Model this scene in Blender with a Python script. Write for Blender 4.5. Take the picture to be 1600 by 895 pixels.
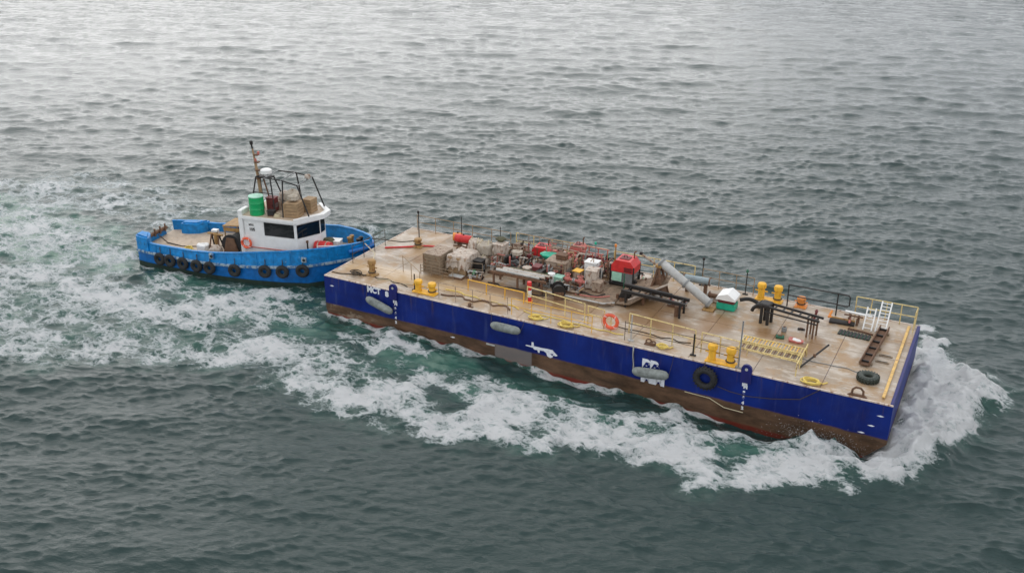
import bpy, math, random
import numpy as np
from mathutils import Vector, Matrix, Euler

random.seed(7)
R = math.radians
scene = bpy.context.scene
for o in list(bpy.data.objects):
    bpy.data.objects.remove(o)
col = scene.collection

# ------------------------------------------------------------------ camera, sky, sun, exposure
cam_data = bpy.data.cameras.new('camera')
cam = bpy.data.objects.new('camera', cam_data)
col.objects.link(cam)
cam.location = (0, 0, 22.945)
cam_data.sensor_width = 36.0
cam_data.lens = 36.0 * 1507.27 / 1600.0
cam_data.clip_start = 0.5
cam_data.clip_end = 20000
PITCH, ROLL = 0.407573, -0.00268
cam.rotation_euler = (Matrix.Rotation(math.pi / 2 - PITCH, 3, 'X') @ Matrix.Rotation(-ROLL, 3, 'Z')).to_euler()
scene.camera = cam

SUN_EL, SUN_AZ = R(24), R(-20)          # azimuth from +Y (straight ahead), negative = to the left
world = bpy.data.worlds.new('World')
scene.world = world
world.use_nodes = True
wn = world.node_tree.nodes
wl = world.node_tree.links
wn.clear()
w_out = wn.new('ShaderNodeOutputWorld')
w_bg = wn.new('ShaderNodeBackground')
w_sky = wn.new('ShaderNodeTexSky')
w_sky.sky_type = 'NISHITA'
w_sky.sun_disc = False
w_sky.sun_elevation = SUN_EL
w_sky.sun_rotation = SUN_AZ
w_sky.air_density = 1.0
w_sky.dust_density = 3.0
w_sky.ozone_density = 1.0
w_hs = wn.new('ShaderNodeHueSaturation')
w_hs.inputs['Saturation'].default_value = 0.16
w_hs.inputs['Value'].default_value = 1.0
# grey cloud layer, so the sky seen in the water is overcast and a little uneven
w_tc = wn.new('ShaderNodeTexCoord')
w_ns = wn.new('ShaderNodeTexNoise')
w_ns.inputs['Scale'].default_value = 2.2
w_ns.inputs['Detail'].default_value = 4.0
w_mp = wn.new('ShaderNodeMapping')
w_mp.inputs['Scale'].default_value = (1, 1, 2.2)
w_cr = wn.new('ShaderNodeValToRGB')
w_cr.color_ramp.elements[0].position = 0.3
w_cr.color_ramp.elements[0].color = (7.9, 8.15, 8.6, 1)
w_cr.color_ramp.elements[1].position = 0.72
w_cr.color_ramp.elements[1].color = (9.5, 9.6, 9.9, 1)
# an even stratus layer: hazy grey along the horizon, lightest half way up, greyer overhead
w_sep = wn.new('ShaderNodeSeparateXYZ')
w_el = wn.new('ShaderNodeValToRGB')
w_el.color_ramp.interpolation = 'EASE'
for pos_, g_ in ((0.0, 0.66), (0.30, 1.0), (0.95, 0.62)):
    e_ = w_el.color_ramp.elements[0] if pos_ == 0 else (w_el.color_ramp.elements[1] if pos_ == 0.95 else w_el.color_ramp.elements.new(pos_))
    e_.position = pos_
    e_.color = (g_, g_, g_, 1)
w_gm = wn.new('ShaderNodeVectorMath')
w_gm.operation = 'SCALE'
wl.new(w_tc.outputs['Generated'], w_sep.inputs[0])
wl.new(w_sep.outputs['Z'], w_el.inputs[0])
w_mx = wn.new('ShaderNodeMix')
w_mx.data_type = 'RGBA'
w_mx.inputs[0].default_value = 0.96
wl.new(w_tc.outputs['Generated'], w_mp.inputs['Vector'])
wl.new(w_mp.outputs[0], w_ns.inputs['Vector'])
wl.new(w_ns.outputs[0], w_cr.inputs[0])
wl.new(w_sky.outputs[0], w_hs.inputs['Color'])
wl.new(w_hs.outputs[0], w_mx.inputs[6])
wl.new(w_cr.outputs[0], w_gm.inputs[0])
wl.new(w_el.outputs[0], w_gm.inputs['Scale'])
wl.new(w_gm.outputs[0], w_mx.inputs[7])
wl.new(w_mx.outputs[2], w_bg.inputs['Color'])
w_bg.inputs['Strength'].default_value = 0.15
wl.new(w_bg.outputs[0], w_out.inputs['Surface'])

sun_data = bpy.data.lights.new('sun', 'SUN')
sun_data.energy = 0.5
sun_data.angle = R(75)
sun_data.color = (1.0, 0.95, 0.88)
sun = bpy.data.objects.new('sun', sun_data)
col.objects.link(sun)
sun_dir = Vector((math.sin(SUN_AZ) * math.cos(SUN_EL), math.cos(SUN_AZ) * math.cos(SUN_EL), math.sin(SUN_EL)))
sun.rotation_euler = sun_dir.to_track_quat('Z', 'Y').to_euler()
sun.location = (-40, 40, 60)

scene.view_settings.view_transform = 'Standard'
scene.view_settings.look = 'None'
scene.view_settings.exposure = 0.46
scene.view_settings.gamma = 1.0
scene.view_settings.use_curve_mapping = False
scene.render.engine = 'CYCLES'
scene.cycles.use_denoising = True
scene.cycles.max_bounces = 6
scene.render.resolution_x, scene.render.resolution_y = 1024, 572

# ------------------------------------------------------------------ materials
def lin(c):
    return tuple((x / 12.92 if x <= 0.04045 else ((x + 0.055) / 1.055) ** 2.4) for x in c)

MATS = {}
def mat(name, rgb, rough=0.6, metal=0.0, var=0.15, rust=0.0, rust_rgb=(0.16, 0.06, 0.02), scale=3.0, bump=0.15):
    """weathered paint: base colour mottled by noise, patches of rust or grime, fine relief"""
    if name in MATS:
        return MATS[name]
    m = bpy.data.materials.new(name)
    m.use_nodes = True
    nt = m.node_tree
    n, l = nt.nodes, nt.links
    b = n['Principled BSDF']
    b.inputs['Metallic'].default_value = metal
    tc = n.new('ShaderNodeTexCoord')
    n1 = n.new('ShaderNodeTexNoise')
    n1.inputs['Scale'].default_value = scale
    n1.inputs['Detail'].default_value = 7
    n1.inputs['Roughness'].default_value = 0.65
    l.new(tc.outputs['Object'], n1.inputs['Vector'])
    r1 = n.new('ShaderNodeValToRGB')
    lo = tuple(max(0, c * (1 - var * 1.6)) for c in rgb)
    hi = tuple(min(1, c * (1 + var)) for c in rgb)
    r1.color_ramp.elements[0].position = 0.32
    r1.color_ramp.elements[0].color = (*lo, 1)
    r1.color_ramp.elements[1].position = 0.68
    r1.color_ramp.elements[1].color = (*hi, 1)
    l.new(n1.outputs[0], r1.inputs[0])
    src = r1.outputs[0]
    if rust > 0:
        n2 = n.new('ShaderNodeTexNoise')
        n2.inputs['Scale'].default_value = scale * 1.7
        n2.inputs['Detail'].default_value = 9
        n2.inputs['Roughness'].default_value = 0.7
        mp = n.new('ShaderNodeMapping')
        mp.inputs['Scale'].default_value = (1.3, 1.3, 0.5)
        mp.inputs['Location'].default_value = (3.1, 7.7, 1.3)
        l.new(tc.outputs['Object'], mp.inputs['Vector'])
        l.new(mp.outputs[0], n2.inputs['Vector'])
        r2 = n.new('ShaderNodeValToRGB')
        r2.color_ramp.elements[0].position = 0.68 - rust * 0.35
        r2.color_ramp.elements[1].position = 0.76 - rust * 0.35
        l.new(n2.outputs[0], r2.inputs[0])
        mx = n.new('ShaderNodeMix')
        mx.data_type = 'RGBA'
        l.new(r2.outputs[0], mx.inputs[0])
        l.new(src, mx.inputs[6])
        mx.inputs[7].default_value = (*rust_rgb, 1)
        src = mx.outputs[2]
    l.new(src, b.inputs['Base Color'])
    mr = n.new('ShaderNodeMapRange')
    mr.inputs['To Min'].default_value = max(0.05, rough - 0.12)
    mr.inputs['To Max'].default_value = min(1, rough + 0.12)
    l.new(n1.outputs[0], mr.inputs[0])
    l.new(mr.outputs[0], b.inputs['Roughness'])
    if bump:
        bp = n.new('ShaderNodeBump')
        bp.inputs['Strength'].default_value = bump
        bp.inputs['Distance'].default_value = 0.03
        l.new(n1.outputs[0], bp.inputs['Height'])
        l.new(bp.outputs[0], b.inputs['Normal'])
    MATS[name] = m
    return m

M = dict(
    yellow=mat('yellow_paint', (0.78, 0.42, 0.03), 0.55, rust=0.18),
    paleyellow=mat('faded_yellow_paint', (0.68, 0.54, 0.24), 0.65, rust=0.4, rust_rgb=(0.25, 0.15, 0.07), scale=5),
    orange=mat('orange_paint', (0.72, 0.25, 0.04), 0.55, rust=0.25),
    ringred=mat('life_ring_orange', (0.80, 0.12, 0.05), 0.5),
    red=mat('red_paint', (0.60, 0.03, 0.03), 0.45, rust=0.1),
    pink=mat('faded_red_paint', (0.52, 0.16, 0.13), 0.6, rust=0.3),
    maroon=mat('dark_red_paint', (0.16, 0.03, 0.03), 0.6),
    white=mat('white_paint', (0.76, 0.76, 0.74), 0.45, var=0.05, rust=0.03, rust_rgb=(0.4, 0.25, 0.15)),
    dirtywhite=mat('stained_white_paint', (0.50, 0.43, 0.36), 0.7, var=0.2, rust=0.45, rust_rgb=(0.24, 0.14, 0.09)),
    beige=mat('beige_sheet', (0.36, 0.28, 0.21), 0.75, rust=0.5, rust_rgb=(0.15, 0.08, 0.05)),
    tan=mat('tan_panel', (0.33, 0.22, 0.12), 0.75, rust=0.2),
    ply=mat('weathered_board', (0.24, 0.18, 0.12), 0.8, rust=0.3),
    ochre=mat('ochre_paint', (0.36, 0.21, 0.07), 0.6, rust=0.4),
    rust=mat('rusty_steel', (0.15, 0.08, 0.045), 0.8, rust=0.4, rust_rgb=(0.08, 0.04, 0.02)),
    black=mat('black_steel', (0.016, 0.014, 0.013), 0.6, rust=0.15, rust_rgb=(0.05, 0.03, 0.02)),
    grey=mat('grey_steel', (0.22, 0.23, 0.23), 0.5, rust=0.25),
    palegrey=mat('pale_grey_paint', (0.42, 0.42, 0.40), 0.5, rust=0.2),
    fender=mat('grey_fender_cloth', (0.22, 0.24, 0.225), 0.8, var=0.3),
    rubber=mat('black_rubber', (0.018, 0.018, 0.018), 0.75, var=0.3, scale=8),
    wetrubber=mat('green_black_rubber', (0.035, 0.045, 0.035), 0.6, var=0.3, scale=8),
    green=mat('green_plastic', (0.0, 0.33, 0.10), 0.4, var=0.12),
    palegreen=mat('pale_green_lid', (0.35, 0.62, 0.48), 0.5),
    teal=mat('teal_plastic', (0.01, 0.36, 0.22), 0.45),
    darkgreen=mat('dark_green_canvas', (0.03, 0.12, 0.07), 0.75),
    olive=mat('olive_canvas', (0.09, 0.085, 0.045), 0.8),
    tugblue=mat('tug_blue_paint', (0.0, 0.20, 0.52), 0.5, var=0.25, rust=0.14, rust_rgb=(0.25, 0.4, 0.55)),
    tugblue2=mat('tug_hull_blue_paint', (0.0, 0.125, 0.42), 0.45, var=0.2, rust=0.1, rust_rgb=(0.02, 0.08, 0.16)),
    boot=mat('waterline_growth', (0.012, 0.03, 0.02), 0.5, var=0.3),
    rubwhite=mat('worn_white_belting', (0.30, 0.38, 0.42), 0.6, rust=0.6, rust_rgb=(0.03, 0.12, 0.28), scale=2),
    rope=mat('pale_rope', (0.55, 0.48, 0.32), 0.85, scale=20),
    yrope=mat('yellow_rope', (0.72, 0.55, 0.14), 0.8, scale=20),
    drope=mat('dark_rope', (0.06, 0.045, 0.03), 0.85, scale=20),
    skin=mat('sack_cloth', (0.42, 0.37, 0.30), 0.85, rust=0.35, rust_rgb=(0.28, 0.2, 0.13)),
    tugdeck=mat('tug_deck_paint', (0.50, 0.40, 0.30), 0.7, rust=0.3, rust_rgb=(0.3, 0.17, 0.09), scale=2),
    hivis=mat('hivis_yellow_cloth', (0.45, 0.55, 0.10), 0.7),
    bluelug=mat('dark_blue_paint', (0.004, 0.006, 0.12), 0.5),
)

def glass_mat():
    m = bpy.data.materials.new('dark_window_glass')
    m.use_nodes = True
    b = m.node_tree.nodes['Principled BSDF']
    b.inputs['Base Color'].default_value = (0.01, 0.012, 0.014, 1)
    b.inputs['Roughness'].default_value = 0.04
    b.inputs['IOR'].default_value = 1.5
    b.inputs['Transmission Weight'].default_value = 0.35
    return m
M['glass'] = glass_mat()

# ------------------------------------------------------------------ mesh building
class MB:
    def __init__(self):
        self.v, self.f = [], []
    def add(self, vs, fs):
        k = len(self.v)
        self.v += [tuple(p) for p in vs]
        self.f += [tuple(i + k for i in q) for q in fs]
        return self
    def box(self, c, s, rot=None, bev=0.0):
        """box centred on c with full sizes s, corners slightly bevelled when bev > 0"""
        hx, hy, hz = s[0] / 2, s[1] / 2, s[2] / 2
        m = Euler(rot).to_matrix() if rot else Matrix.Identity(3)
        if bev <= 0:
            vs = [Vector((x, y, z)) for x in (-hx, hx) for y in (-hy, hy) for z in (-hz, hz)]
            fs = [(0, 1, 3, 2), (4, 6, 7, 5), (0, 4, 5, 1), (2, 3, 7, 6), (0, 2, 6, 4), (1, 5, 7, 3)]
        else:
            b = min(bev, hx * .45, hy * .45, hz * .45)
            vs, fs = [], []
            for z, k in ((-hz, b), (-hz + b, 0), (hz - b, 0), (hz, b)):
                x, y = hx - k, hy - k
                c2 = b * .9
                vs += [Vector(p) for p in ((-x + c2, -y, z), (x - c2, -y, z), (x, -y + c2, z), (x, y - c2, z),
                                           (x - c2, y, z), (-x + c2, y, z), (-x, y - c2, z), (-x, -y + c2, z))]
            for r in range(3):
                for i in range(8):
                    j = (i + 1) % 8
                    fs.append((r * 8 + i, r * 8 + j, r * 8 + 8 + j, r * 8 + 8 + i))
            fs += [tuple(range(7, -1, -1)), tuple(range(24, 32))]
        return self.add([m @ p + Vector(c) for p in vs], fs)
    def tube(self, pts, r, n=8, closed=False, rs=None):
        pts = [Vector(p) for p in pts]
        N = len(pts)
        up = Vector((0, 0, 1))
        vs, fs = [], []
        prev = None
        for i, p in enumerate(pts):
            if closed:
                d = pts[(i + 1) % N] - pts[i - 1]
            else:
                d = pts[min(i + 1, N - 1)] - pts[max(i - 1, 0)]
            d.normalize()
            if prev is None:
                a = d.cross(up if abs(d.z) < .95 else Vector((1, 0, 0))).normalized()
            else:
                a = (prev - d * prev.dot(d)).normalized()
            prev = a
            b = d.cross(a)
            rr = rs[i] if rs else r
            for k in range(n):
                t = 2 * math.pi * k / n
                vs.append(p + (a * math.cos(t) + b * math.sin(t)) * rr)
        for i in range(N if closed else N - 1):
            j = (i + 1) % N
            for k in range(n):
                l = (k + 1) % n
                fs.append((i * n + k, j * n + k, j * n + l, i * n + l))
        if not closed:
            fs += [tuple(range(n)), tuple(range((N - 1) * n + n - 1, (N - 1) * n - 1, -1))]
        return self.add(vs, fs)
    def lathe(self, prof, n=16, c=(0, 0, 0), axis='z'):
        vs, fs = [], []
        for r, z in prof:
            for k in range(n):
                t = 2 * math.pi * k / n
                p = (r * math.cos(t), r * math.sin(t), z)
                if axis == 'x':
                    p = (p[2], p[0], p[1])
                elif axis == 'y':
                    p = (p[1], p[2], p[0])
                vs.append(Vector(p) + Vector(c))
        for i in range(len(prof) - 1):
            for k in range(n):
                l = (k + 1) % n
                fs.append((i * n + k, i * n + l, (i + 1) * n + l, (i + 1) * n + k))
        fs += [tuple(range(n - 1, -1, -1)), tuple(range((len(prof) - 1) * n, len(prof) * n))]
        return self.add(vs, fs)
    def torus(self, c, R0, r, axis='z', n=28, m=10, sx=1.0):
        vs, fs = [], []
        for i in range(n):
            a = 2 * math.pi * i / n
            for j in range(m):
                b = 2 * math.pi * j / m
                x, y, z = (R0 + r * math.cos(b)) * math.cos(a), (R0 + r * math.cos(b)) * math.sin(a), r * sx * math.sin(b)
                if axis == 'x':
                    x, y, z = z, x, y
                elif axis == 'y':
                    x, y, z = y, z, x
                vs.append((x + c[0], y + c[1], z + c[2]))
                i2, j2 = (i + 1) % n, (j + 1) % m
                fs.append((i * m + j, i2 * m + j, i2 * m + j2, i * m + j2))
        return self.add(vs, fs)
    def prism(self, outline, d0, d1, plane='xy'):
        """outline (2-D) extruded from d0 to d1 along the third axis"""
        n = len(outline)
        def P(a, b, d):
            return {'xy': (a, b, d), 'xz': (a, d, b), 'yz': (d, a, b)}[plane]
        vs = [P(a, b, d0) for a, b in outline] + [P(a, b, d1) for a, b in outline]
        fs = [tuple(range(n - 1, -1, -1)), tuple(range(n, 2 * n))]
        fs += [(i, (i + 1) % n, n + (i + 1) % n, n + i) for i in range(n)]
        return self.add(vs, fs)
    def mesh(self, name, m, smooth=False):
        me = bpy.data.meshes.new(name)
        me.from_pydata(self.v, [], self.f)
        me.materials.append(m)
        me.validate()
        bm_fix(me)
        if smooth:
            me.polygons.foreach_set('use_smooth', [True] * len(me.polygons))
            me.set_sharp_from_angle(angle=R(38))
        me.update()
        return me
    def build(self, name, m, parent=None, smooth=True, loc=None, rot=None, label=None):
        o = bpy.data.objects.new(name, self.mesh(name, m, smooth))
        col.objects.link(o)
        if parent:
            o.parent = parent
        if loc:
            o.location = loc
        if rot:
            o.rotation_euler = rot
        if label:
            o['label'] = label
        return o

def bm_fix(me):
    import bmesh
    bm = bmesh.new()
    bm.from_mesh(me)
    bmesh.ops.recalc_face_normals(bm, faces=bm.faces)
    bm.to_mesh(me)
    bm.free()

def tag(o, label, cat, group=None):
    o['label'] = label
    o['category'] = cat
    if group:
        o['group'] = group
    return o

def copy_tree(o, parent=None):
    c = o.copy()
    col.objects.link(c)
    c.parent = parent
    for ch in list(o.children):
        copy_tree(ch, c)
    return c

# frames: the barge lies at BO, its length runs along s, its width along t (away), z up from the water
BO, BYAW = (-10.432, 49.342), -0.490361
TO, TYAW = (-23.04, 58.59), R(-16.7)
DECK = 2.3
def bw(s, t, z=DECK):
    c, k = math.cos(BYAW), math.sin(BYAW)
    return (BO[0] + s * c - t * k, BO[1] + s * k + t * c, z)
def tw(x, y, z):
    c, k = math.cos(TYAW), math.sin(TYAW)
    return (TO[0] + x * c - y * k, TO[1] + x * k + y * c, z)

def thing(name, label, cat, s, t, z=DECK, rz=0.0, group=None, tug=False):
    o = bpy.data.objects.new(name, None)
    o.empty_display_size = 0.2
    col.objects.link(o)
    o.location = tw(s, t, z) if tug else bw(s, t, z)
    o.rotation_euler = (0, 0, (TYAW if tug else BYAW) + rz)
    return tag(o, label, cat, group)
def place(o, s, t, z=DECK, rz=0.0, tug=False):
    o.location = tw(s, t, z) if tug else bw(s, t, z)
    o.rotation_euler = (0, 0, (TYAW if tug else BYAW) + rz)

def text_mesh(body, size, m, name, extrude=0.008, bold=0.0, sx=1.0):
    cu = bpy.data.curves.new('lettering_curve', 'FONT')
    cu.body = body
    cu.size = size
    cu.extrude = extrude
    cu.offset = bold
    tmp = bpy.data.objects.new('lettering_tmp', cu)
    col.objects.link(tmp)
    dg = bpy.context.evaluated_depsgraph_get()
    me = bpy.data.meshes.new_from_object(tmp.evaluated_get(dg))
    bpy.data.objects.remove(tmp)
    me.materials.clear()
    me.materials.append(m)
    for v in me.vertices:
        v.co.x *= sx
    o = bpy.data.objects.new(name, me)
    col.objects.link(o)
    return o

# ------------------------------------------------------------------ the sea
# outlines (metres, world) of the wakes: foam cover, aeration (green), edge softness
FOAM = [
    ('hull line', 0.66, 0.4, 0.3, [(-11.0, 49.98), (-10.67, 48.9), (-8.07, 47.4), (-6.54, 46.02), (-4.68, 45.25), (-0.08, 43.25), (5.28, 40.56), (9.72, 38.25), (10.05, 38.86), (-10.24, 49.69)]),
    ('band outer mid', 0.82, 0.3, 1.0, [(15.0, 35.4), (14.2, 32.6), (11.2, 33.0), (7.5, 32.6), (6.6, 33.8), (4.3, 34.7), (2.2, 35.4), (-0.6, 35.2), (-3.1, 35.9), (-4.6, 37.2), (-7.0, 37.9), (-8.9, 40.5), (-7.6, 41.9), (-5.0, 41.2), (-3.0, 38.8), (-0.0, 40.5), (2.4, 39.9), (4.7, 38.7), (7.6, 38.1), (10.3, 37.1), (12.1, 36.5)]),
    ('hull side fill', 0.74, 0.5, 0.8, [(12.6, 36.0), (8.5, 36.8), (4.7, 38.7), (0.6, 41.8), (-3.3, 43.9), (-6.2, 46.9), (-9.9, 48.1), (-9.6, 46.1), (-6.9, 43.9), (-5.0, 41.2), (-0.0, 38.2), (5.6, 36.0), (11.7, 34.0)]),
    ('band left', 0.52, 0.35, 1.6, [(-7.0, 37.9), (-11.3, 41.8), (-15.1, 42.9), (-19.7, 44.0), (-23.5, 42.3), (-28.3, 44.0), (-33.0, 53.1), (-31.0, 58.9), (-22.6, 54.0), (-16.4, 51.1), (-10.7, 48.5), (-6.6, 43.9), (-5.9, 38.8)]),
    ('left strong', 0.72, 0.3, 1.2, [(-5.7, 37.1), (-9.7, 39.7), (-12.6, 41.9), (-19.1, 46.9), (-26.1, 51.2), (-33.8, 56.2), (-34.9, 58.4), (-27.7, 56.1), (-20.1, 51.2), (-13.2, 46.9), (-9.2, 43.9), (-5.5, 40.0)]),
    ('tug side', 0.54, 0.55, 1.0, [(-24.1, 57.7), (-18.3, 54.0), (-11.2, 52.5), (-10.0, 46.9), (-12.8, 46.9), (-17.1, 48.5), (-21.5, 52.1)]),
    ('tug wake', 0.60, 1.0, 2.0, [(-24.5, 58.9), (-32.9, 67.3), (-41.9, 72.0), (-34.9, 58.4), (-29.8, 56.1), (-23.1, 55.0)]),
    ('upper left', 0.6, 0.15, 4.0, [(-39.5, 67.4), (-43.2, 74.5), (-35.6, 76.2), (-27.4, 71.9), (-21.4, 66.5), (-21.3, 64.4), (-24.9, 64.5), (-32.0, 67.3)]),
    ('bow wave', 1.15, 0.3, 0.9, [(16.5, 36.5), (22.1, 46.7), (22.4, 45.5), (22.5, 43.7), (23.6, 41.0), (23.7, 39.7), (21.6, 38.6), (20.9, 36.4), (19.0, 35.4), (17.3, 33.7), (15.3, 32.7), (13.6, 33.1), (14.7, 34.7)]),
    ('bow edge', 1.1, 0.2, 0.6, [(14.9, 35.4), (22.4, 47.5), (22.8, 45.2), (18.4, 38.1), (16.2, 34.5)]),
    ('tug bow far', 0.4, 0.2, 1.0, [(-11.7, 64.3), (-9.0, 63.7), (-7.8, 61.1), (-9.3, 59.9)]),
    ('green hole1', -0.4, 0.6, 0.8, [(-13.3, 47.5), (-10.0, 48.5), (-7.7, 47.3), (-8.1, 45.7), (-11.1, 45.4), (-12.8, 46.1)]),
    ('green hole2', -0.55, 0.6, 0.8, [(-7.0, 45.0), (-4.0, 44.2), (-1.3, 42.8), (-1.9, 41.2), (-4.4, 41.8), (-6.6, 43.2)]),
    ('green hole3', -0.35, 0.5, 0.8, [(-1.3, 42.8), (2.5, 41.2), (3.1, 40.4), (1.8, 39.6), (-0.9, 41.2)]),
]


def sstep(a, b, x):
    t = np.clip((x - a) / (b - a), 0, 1)
    return t * t * (3 - 2 * t)

def poly_sd(px, py, poly):
    """signed distance, positive inside"""
    d = np.full(px.shape, 1e9)
    inside = np.zeros(px.shape, bool)
    n = len(poly)
    for i in range(n):
        ax, ay = poly[i]
        bx, by = poly[(i + 1) % n]
        ex, ey = bx - ax, by - ay
        wx, wy = px - ax, py - ay
        t = np.clip((wx * ex + wy * ey) / (ex * ex + ey * ey + 1e-9), 0, 1)
        d = np.minimum(d, (wx - ex * t) ** 2 + (wy - ey * t) ** 2)
        cond = ((ay > py) != (by > py)) & (px < (bx - ax) * (py - ay) / (by - ay + 1e-12) + ax)
        inside ^= cond
    return np.where(inside, 1, -1) * np.sqrt(d)

def rand_field(x, y, lam0, lam1, n, seed):
    """smooth random field, about unit variance"""
    rg = np.random.RandomState(seed)
    out = np.zeros(x.shape)
    for i in range(n):
        lam = math.exp(rg.uniform(math.log(lam0), math.log(lam1)))
        a = rg.uniform(0, 2 * math.pi)
        out += np.cos((x * math.cos(a) + y * math.sin(a)) * 2 * math.pi / lam + rg.uniform(0, 6.28))
    return out / math.sqrt(n / 2)

def build_sea():
    # polar grid centred below the viewpoint's side of the sea; close rings fine, far rings coarse
    az = np.concatenate([np.linspace(-180, -50, 40)[:-1], np.linspace(-50, -37, 40)[:-1],
                         np.linspace(-37, 37, 1180)[:-1], np.linspace(37, 50, 40)[:-1], np.linspace(50, 180, 40)[:-1]])
    az = np.radians(az)
    dep = np.linspace(R(45), R(3.6), 960)
    r = np.concatenate([np.linspace(0.5, 21.5, 14), 22.945 / np.tan(dep), np.geomspace(400, 9000, 50)])
    na, nr = len(az), len(r)
    RR, AA = np.meshgrid(r, az, indexing='ij')
    x0 = (RR * np.sin(AA)).ravel()
    y0 = (RR * np.cos(AA)).ravel()
    rr = RR.ravel()
    dr = np.gradient(r)
    sp = np.maximum(np.repeat(dr, na) * 0.85, rr * 0.0012)

    # wake fields
    c, k = math.cos(BYAW), math.sin(BYAW)
    s = (x0 - BO[0]) * c + (y0 - BO[1]) * k
    t = -(x0 - BO[0]) * k + (y0 - BO[1]) * c
    near = (rr > 20) & (rr < 110)
    foam = np.zeros(x0.shape)
    aer = np.zeros(x0.shape)
    jx = rand_field(x0[near], y0[near], 0.9, 6, 40, 11)
    jy = rand_field(x0[near], y0[near], 1.5, 5, 30, 12)
    xn, yn = x0[near], y0[near]
    f_, a_ = np.zeros(xn.shape), np.zeros(xn.shape)
    neg = np.zeros(xn.shape)
    for nm, dens, ae, fe, poly in FOAM:
        sd = poly_sd(xn, yn, poly) + jx * 0.28 * max(.8, fe)
        w = sstep(-fe * 0.7, fe * 0.9, sd)
        if dens < 0:
            neg = np.maximum(neg, w * -dens)
            a_ = np.maximum(a_, w * ae)
        else:
            f_ = np.maximum(f_, w * dens)
            a_ = np.maximum(a_, sstep(-fe * 1.1, fe * 1.0, sd) * ae)
    patch = rand_field(xn, yn, 1.6, 8, 60, 21)
    f_ = f_ * (1 + np.where(f_ < .95, 0.24 * patch, 0)) - neg * sstep(0, .4, f_)
    foam[near] = np.clip(f_, 0, 1.3)
    aer[near] = np.clip(a_ + 0.12 * jy * a_, 0, 1)

    # wind sea: many sharpened wave trains, crests mostly across the view
    rg = np.random.RandomState(5)
    H = np.zeros(x0.shape)
    DX = np.zeros(x0.shape)
    DY = np.zeros(x0.shape)
    NW = 190
    grp = np.clip(1 + 0.30 * rand_field(x0, y0 * 1.6, 3.0, 14, 40, 61), 0.2, 2.1)
    grp2 = np.clip(1 + 0.30 * rand_field(x0, y0 * 1.6, 2.0, 9, 40, 62), 0.2, 2.1)
    gust = 1 + 0.13 * rand_field(x0, y0, 18, 60, 24, 3)
    calm = 1 - 0.35 * np.clip(foam, 0, 1)
    for i in range(NW):
        u = (i + rg.uniform(0, 1)) / NW
        lam = 0.20 * (13.0 / 0.20) ** u
        k0 = 2 * math.pi / lam
        th = R(-97) + rg.normal(0, R(33) if lam < 3 else R(24))
        sl = 0.038 * math.exp(-((math.log(lam / 0.58)) / 0.85) ** 2) + (0.015 if 1.6 < lam < 5 else 0.006)
        a = sl / k0
        lod = sstep(2.0, 3.6, lam / sp)
        if lod.max() <= 0:
            continue
        ph = (x0 * math.cos(th) + y0 * math.sin(th)) * k0 + rg.uniform(0, 6.28)
        g = a * lod * (calm if lam < 4 else 1) * gust * ((grp if i % 2 else grp2) if lam < 2.2 else 1)
        H += g * np.cos(ph)
        q = 1.0 * g * np.sin(ph)
        DX -= q * math.cos(th)
        DY -= q * math.sin(th)
    # churned water inside the wakes
    tz = np.zeros(x0.shape)
    sel = foam > 0.02
    xs, ys = x0[sel], y0[sel]
    ch = rand_field(xs, ys, 0.5, 1.6, 60, 31) * 0.035 + rand_field(xs, ys, 1.2, 4, 50, 32) * 0.075
    tz[sel] = ch * np.clip(foam[sel] * 1.3, 0, 1)
    # heap pushed up ahead of the bow, rolling away to both sides, and the trough behind its shoulder
    def g2(a, a0, w):
        return np.exp(-((a - a0) / w) ** 2)
    heap = 0.30 * g2(s, 31.3, 1.4) * sstep(-1.6, 0.8, t) * sstep(10.5, 7.5, t)
    heap += 0.42 * g2(s - 30.2 - 0.16 * (t - 4), 2.0, 1.0) * sstep(-2, 1, t) * sstep(12, 8, t)
    heap += 0.80 * np.exp(-(((s - 27.0) / 1.2) ** 2 + ((t + 0.8) / 0.75) ** 2)) + 0.3 * np.exp(-(((s - 28.6) / 2.4) ** 2 + ((t + 2.1) / 0.9) ** 2))
    heap += 0.30 * np.exp(-(((s - 21.5) / 5.0) ** 2 + ((t + 2.6 + (28 - s) * .05) / 0.9) ** 2))
    heap += 0.16 * np.exp(-(((s - 5.5) / 2.2) ** 2 + ((t + 0.6) / 1.1) ** 2))
    trough = -0.62 * np.exp(-(((s - 25.0) / 3.6) ** 2 + ((t + 0.1) / 1.3) ** 2))
    trough += -0.20 * np.exp(-(((s - 17.5) / 5.5) ** 2 + ((t + 0.4) / 1.2) ** 2))
    trough += -0.75 * np.exp(-(((s - 29.3) / 0.7) ** 2 + ((t + 0.0) / 0.6) ** 2))
    for nm, dens, ae, fe, poly in FOAM:       # rolled outer lip of the breaking water
        if nm in ('bow wave', 'band outer mid'):
            sd = np.full(x0.shape, -9.0)
            sd[near] = poly_sd(xn, yn, poly) + jx * 0.3
            k_ = 0.36 if nm == 'bow wave' else 0.13
            heap = heap + k_ * np.exp(-((sd - 0.8) / 0.55) ** 2) * (1 if nm == 'bow wave' else 1)
    m = np.clip(heap, 0, 1)
    tz += m * (rand_field(x0, y0, 0.35, 1.6, 60, 41) * 0.06 + (0.55 - np.abs(rand_field(x0 * .6, y0, 0.7, 2.2, 50, 43))) * 0.20) * (rr < 110)
    # inside the barge's and the tug's own footprint keep the water low
    ins = sstep(-0.1, .5, s) * sstep(29.8, 28.5, s) * sstep(0.0, .6, t) * sstep(8.84, 8.2, t)
    Z = (H + tz + heap + trough) * (1 - 0.8 * ins) - 0.5 * ins
    Z = np.where(rr > 395, 0.0, Z)
    X = x0 + DX
    Y = y0 + DY

    nv = na * nr
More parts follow.
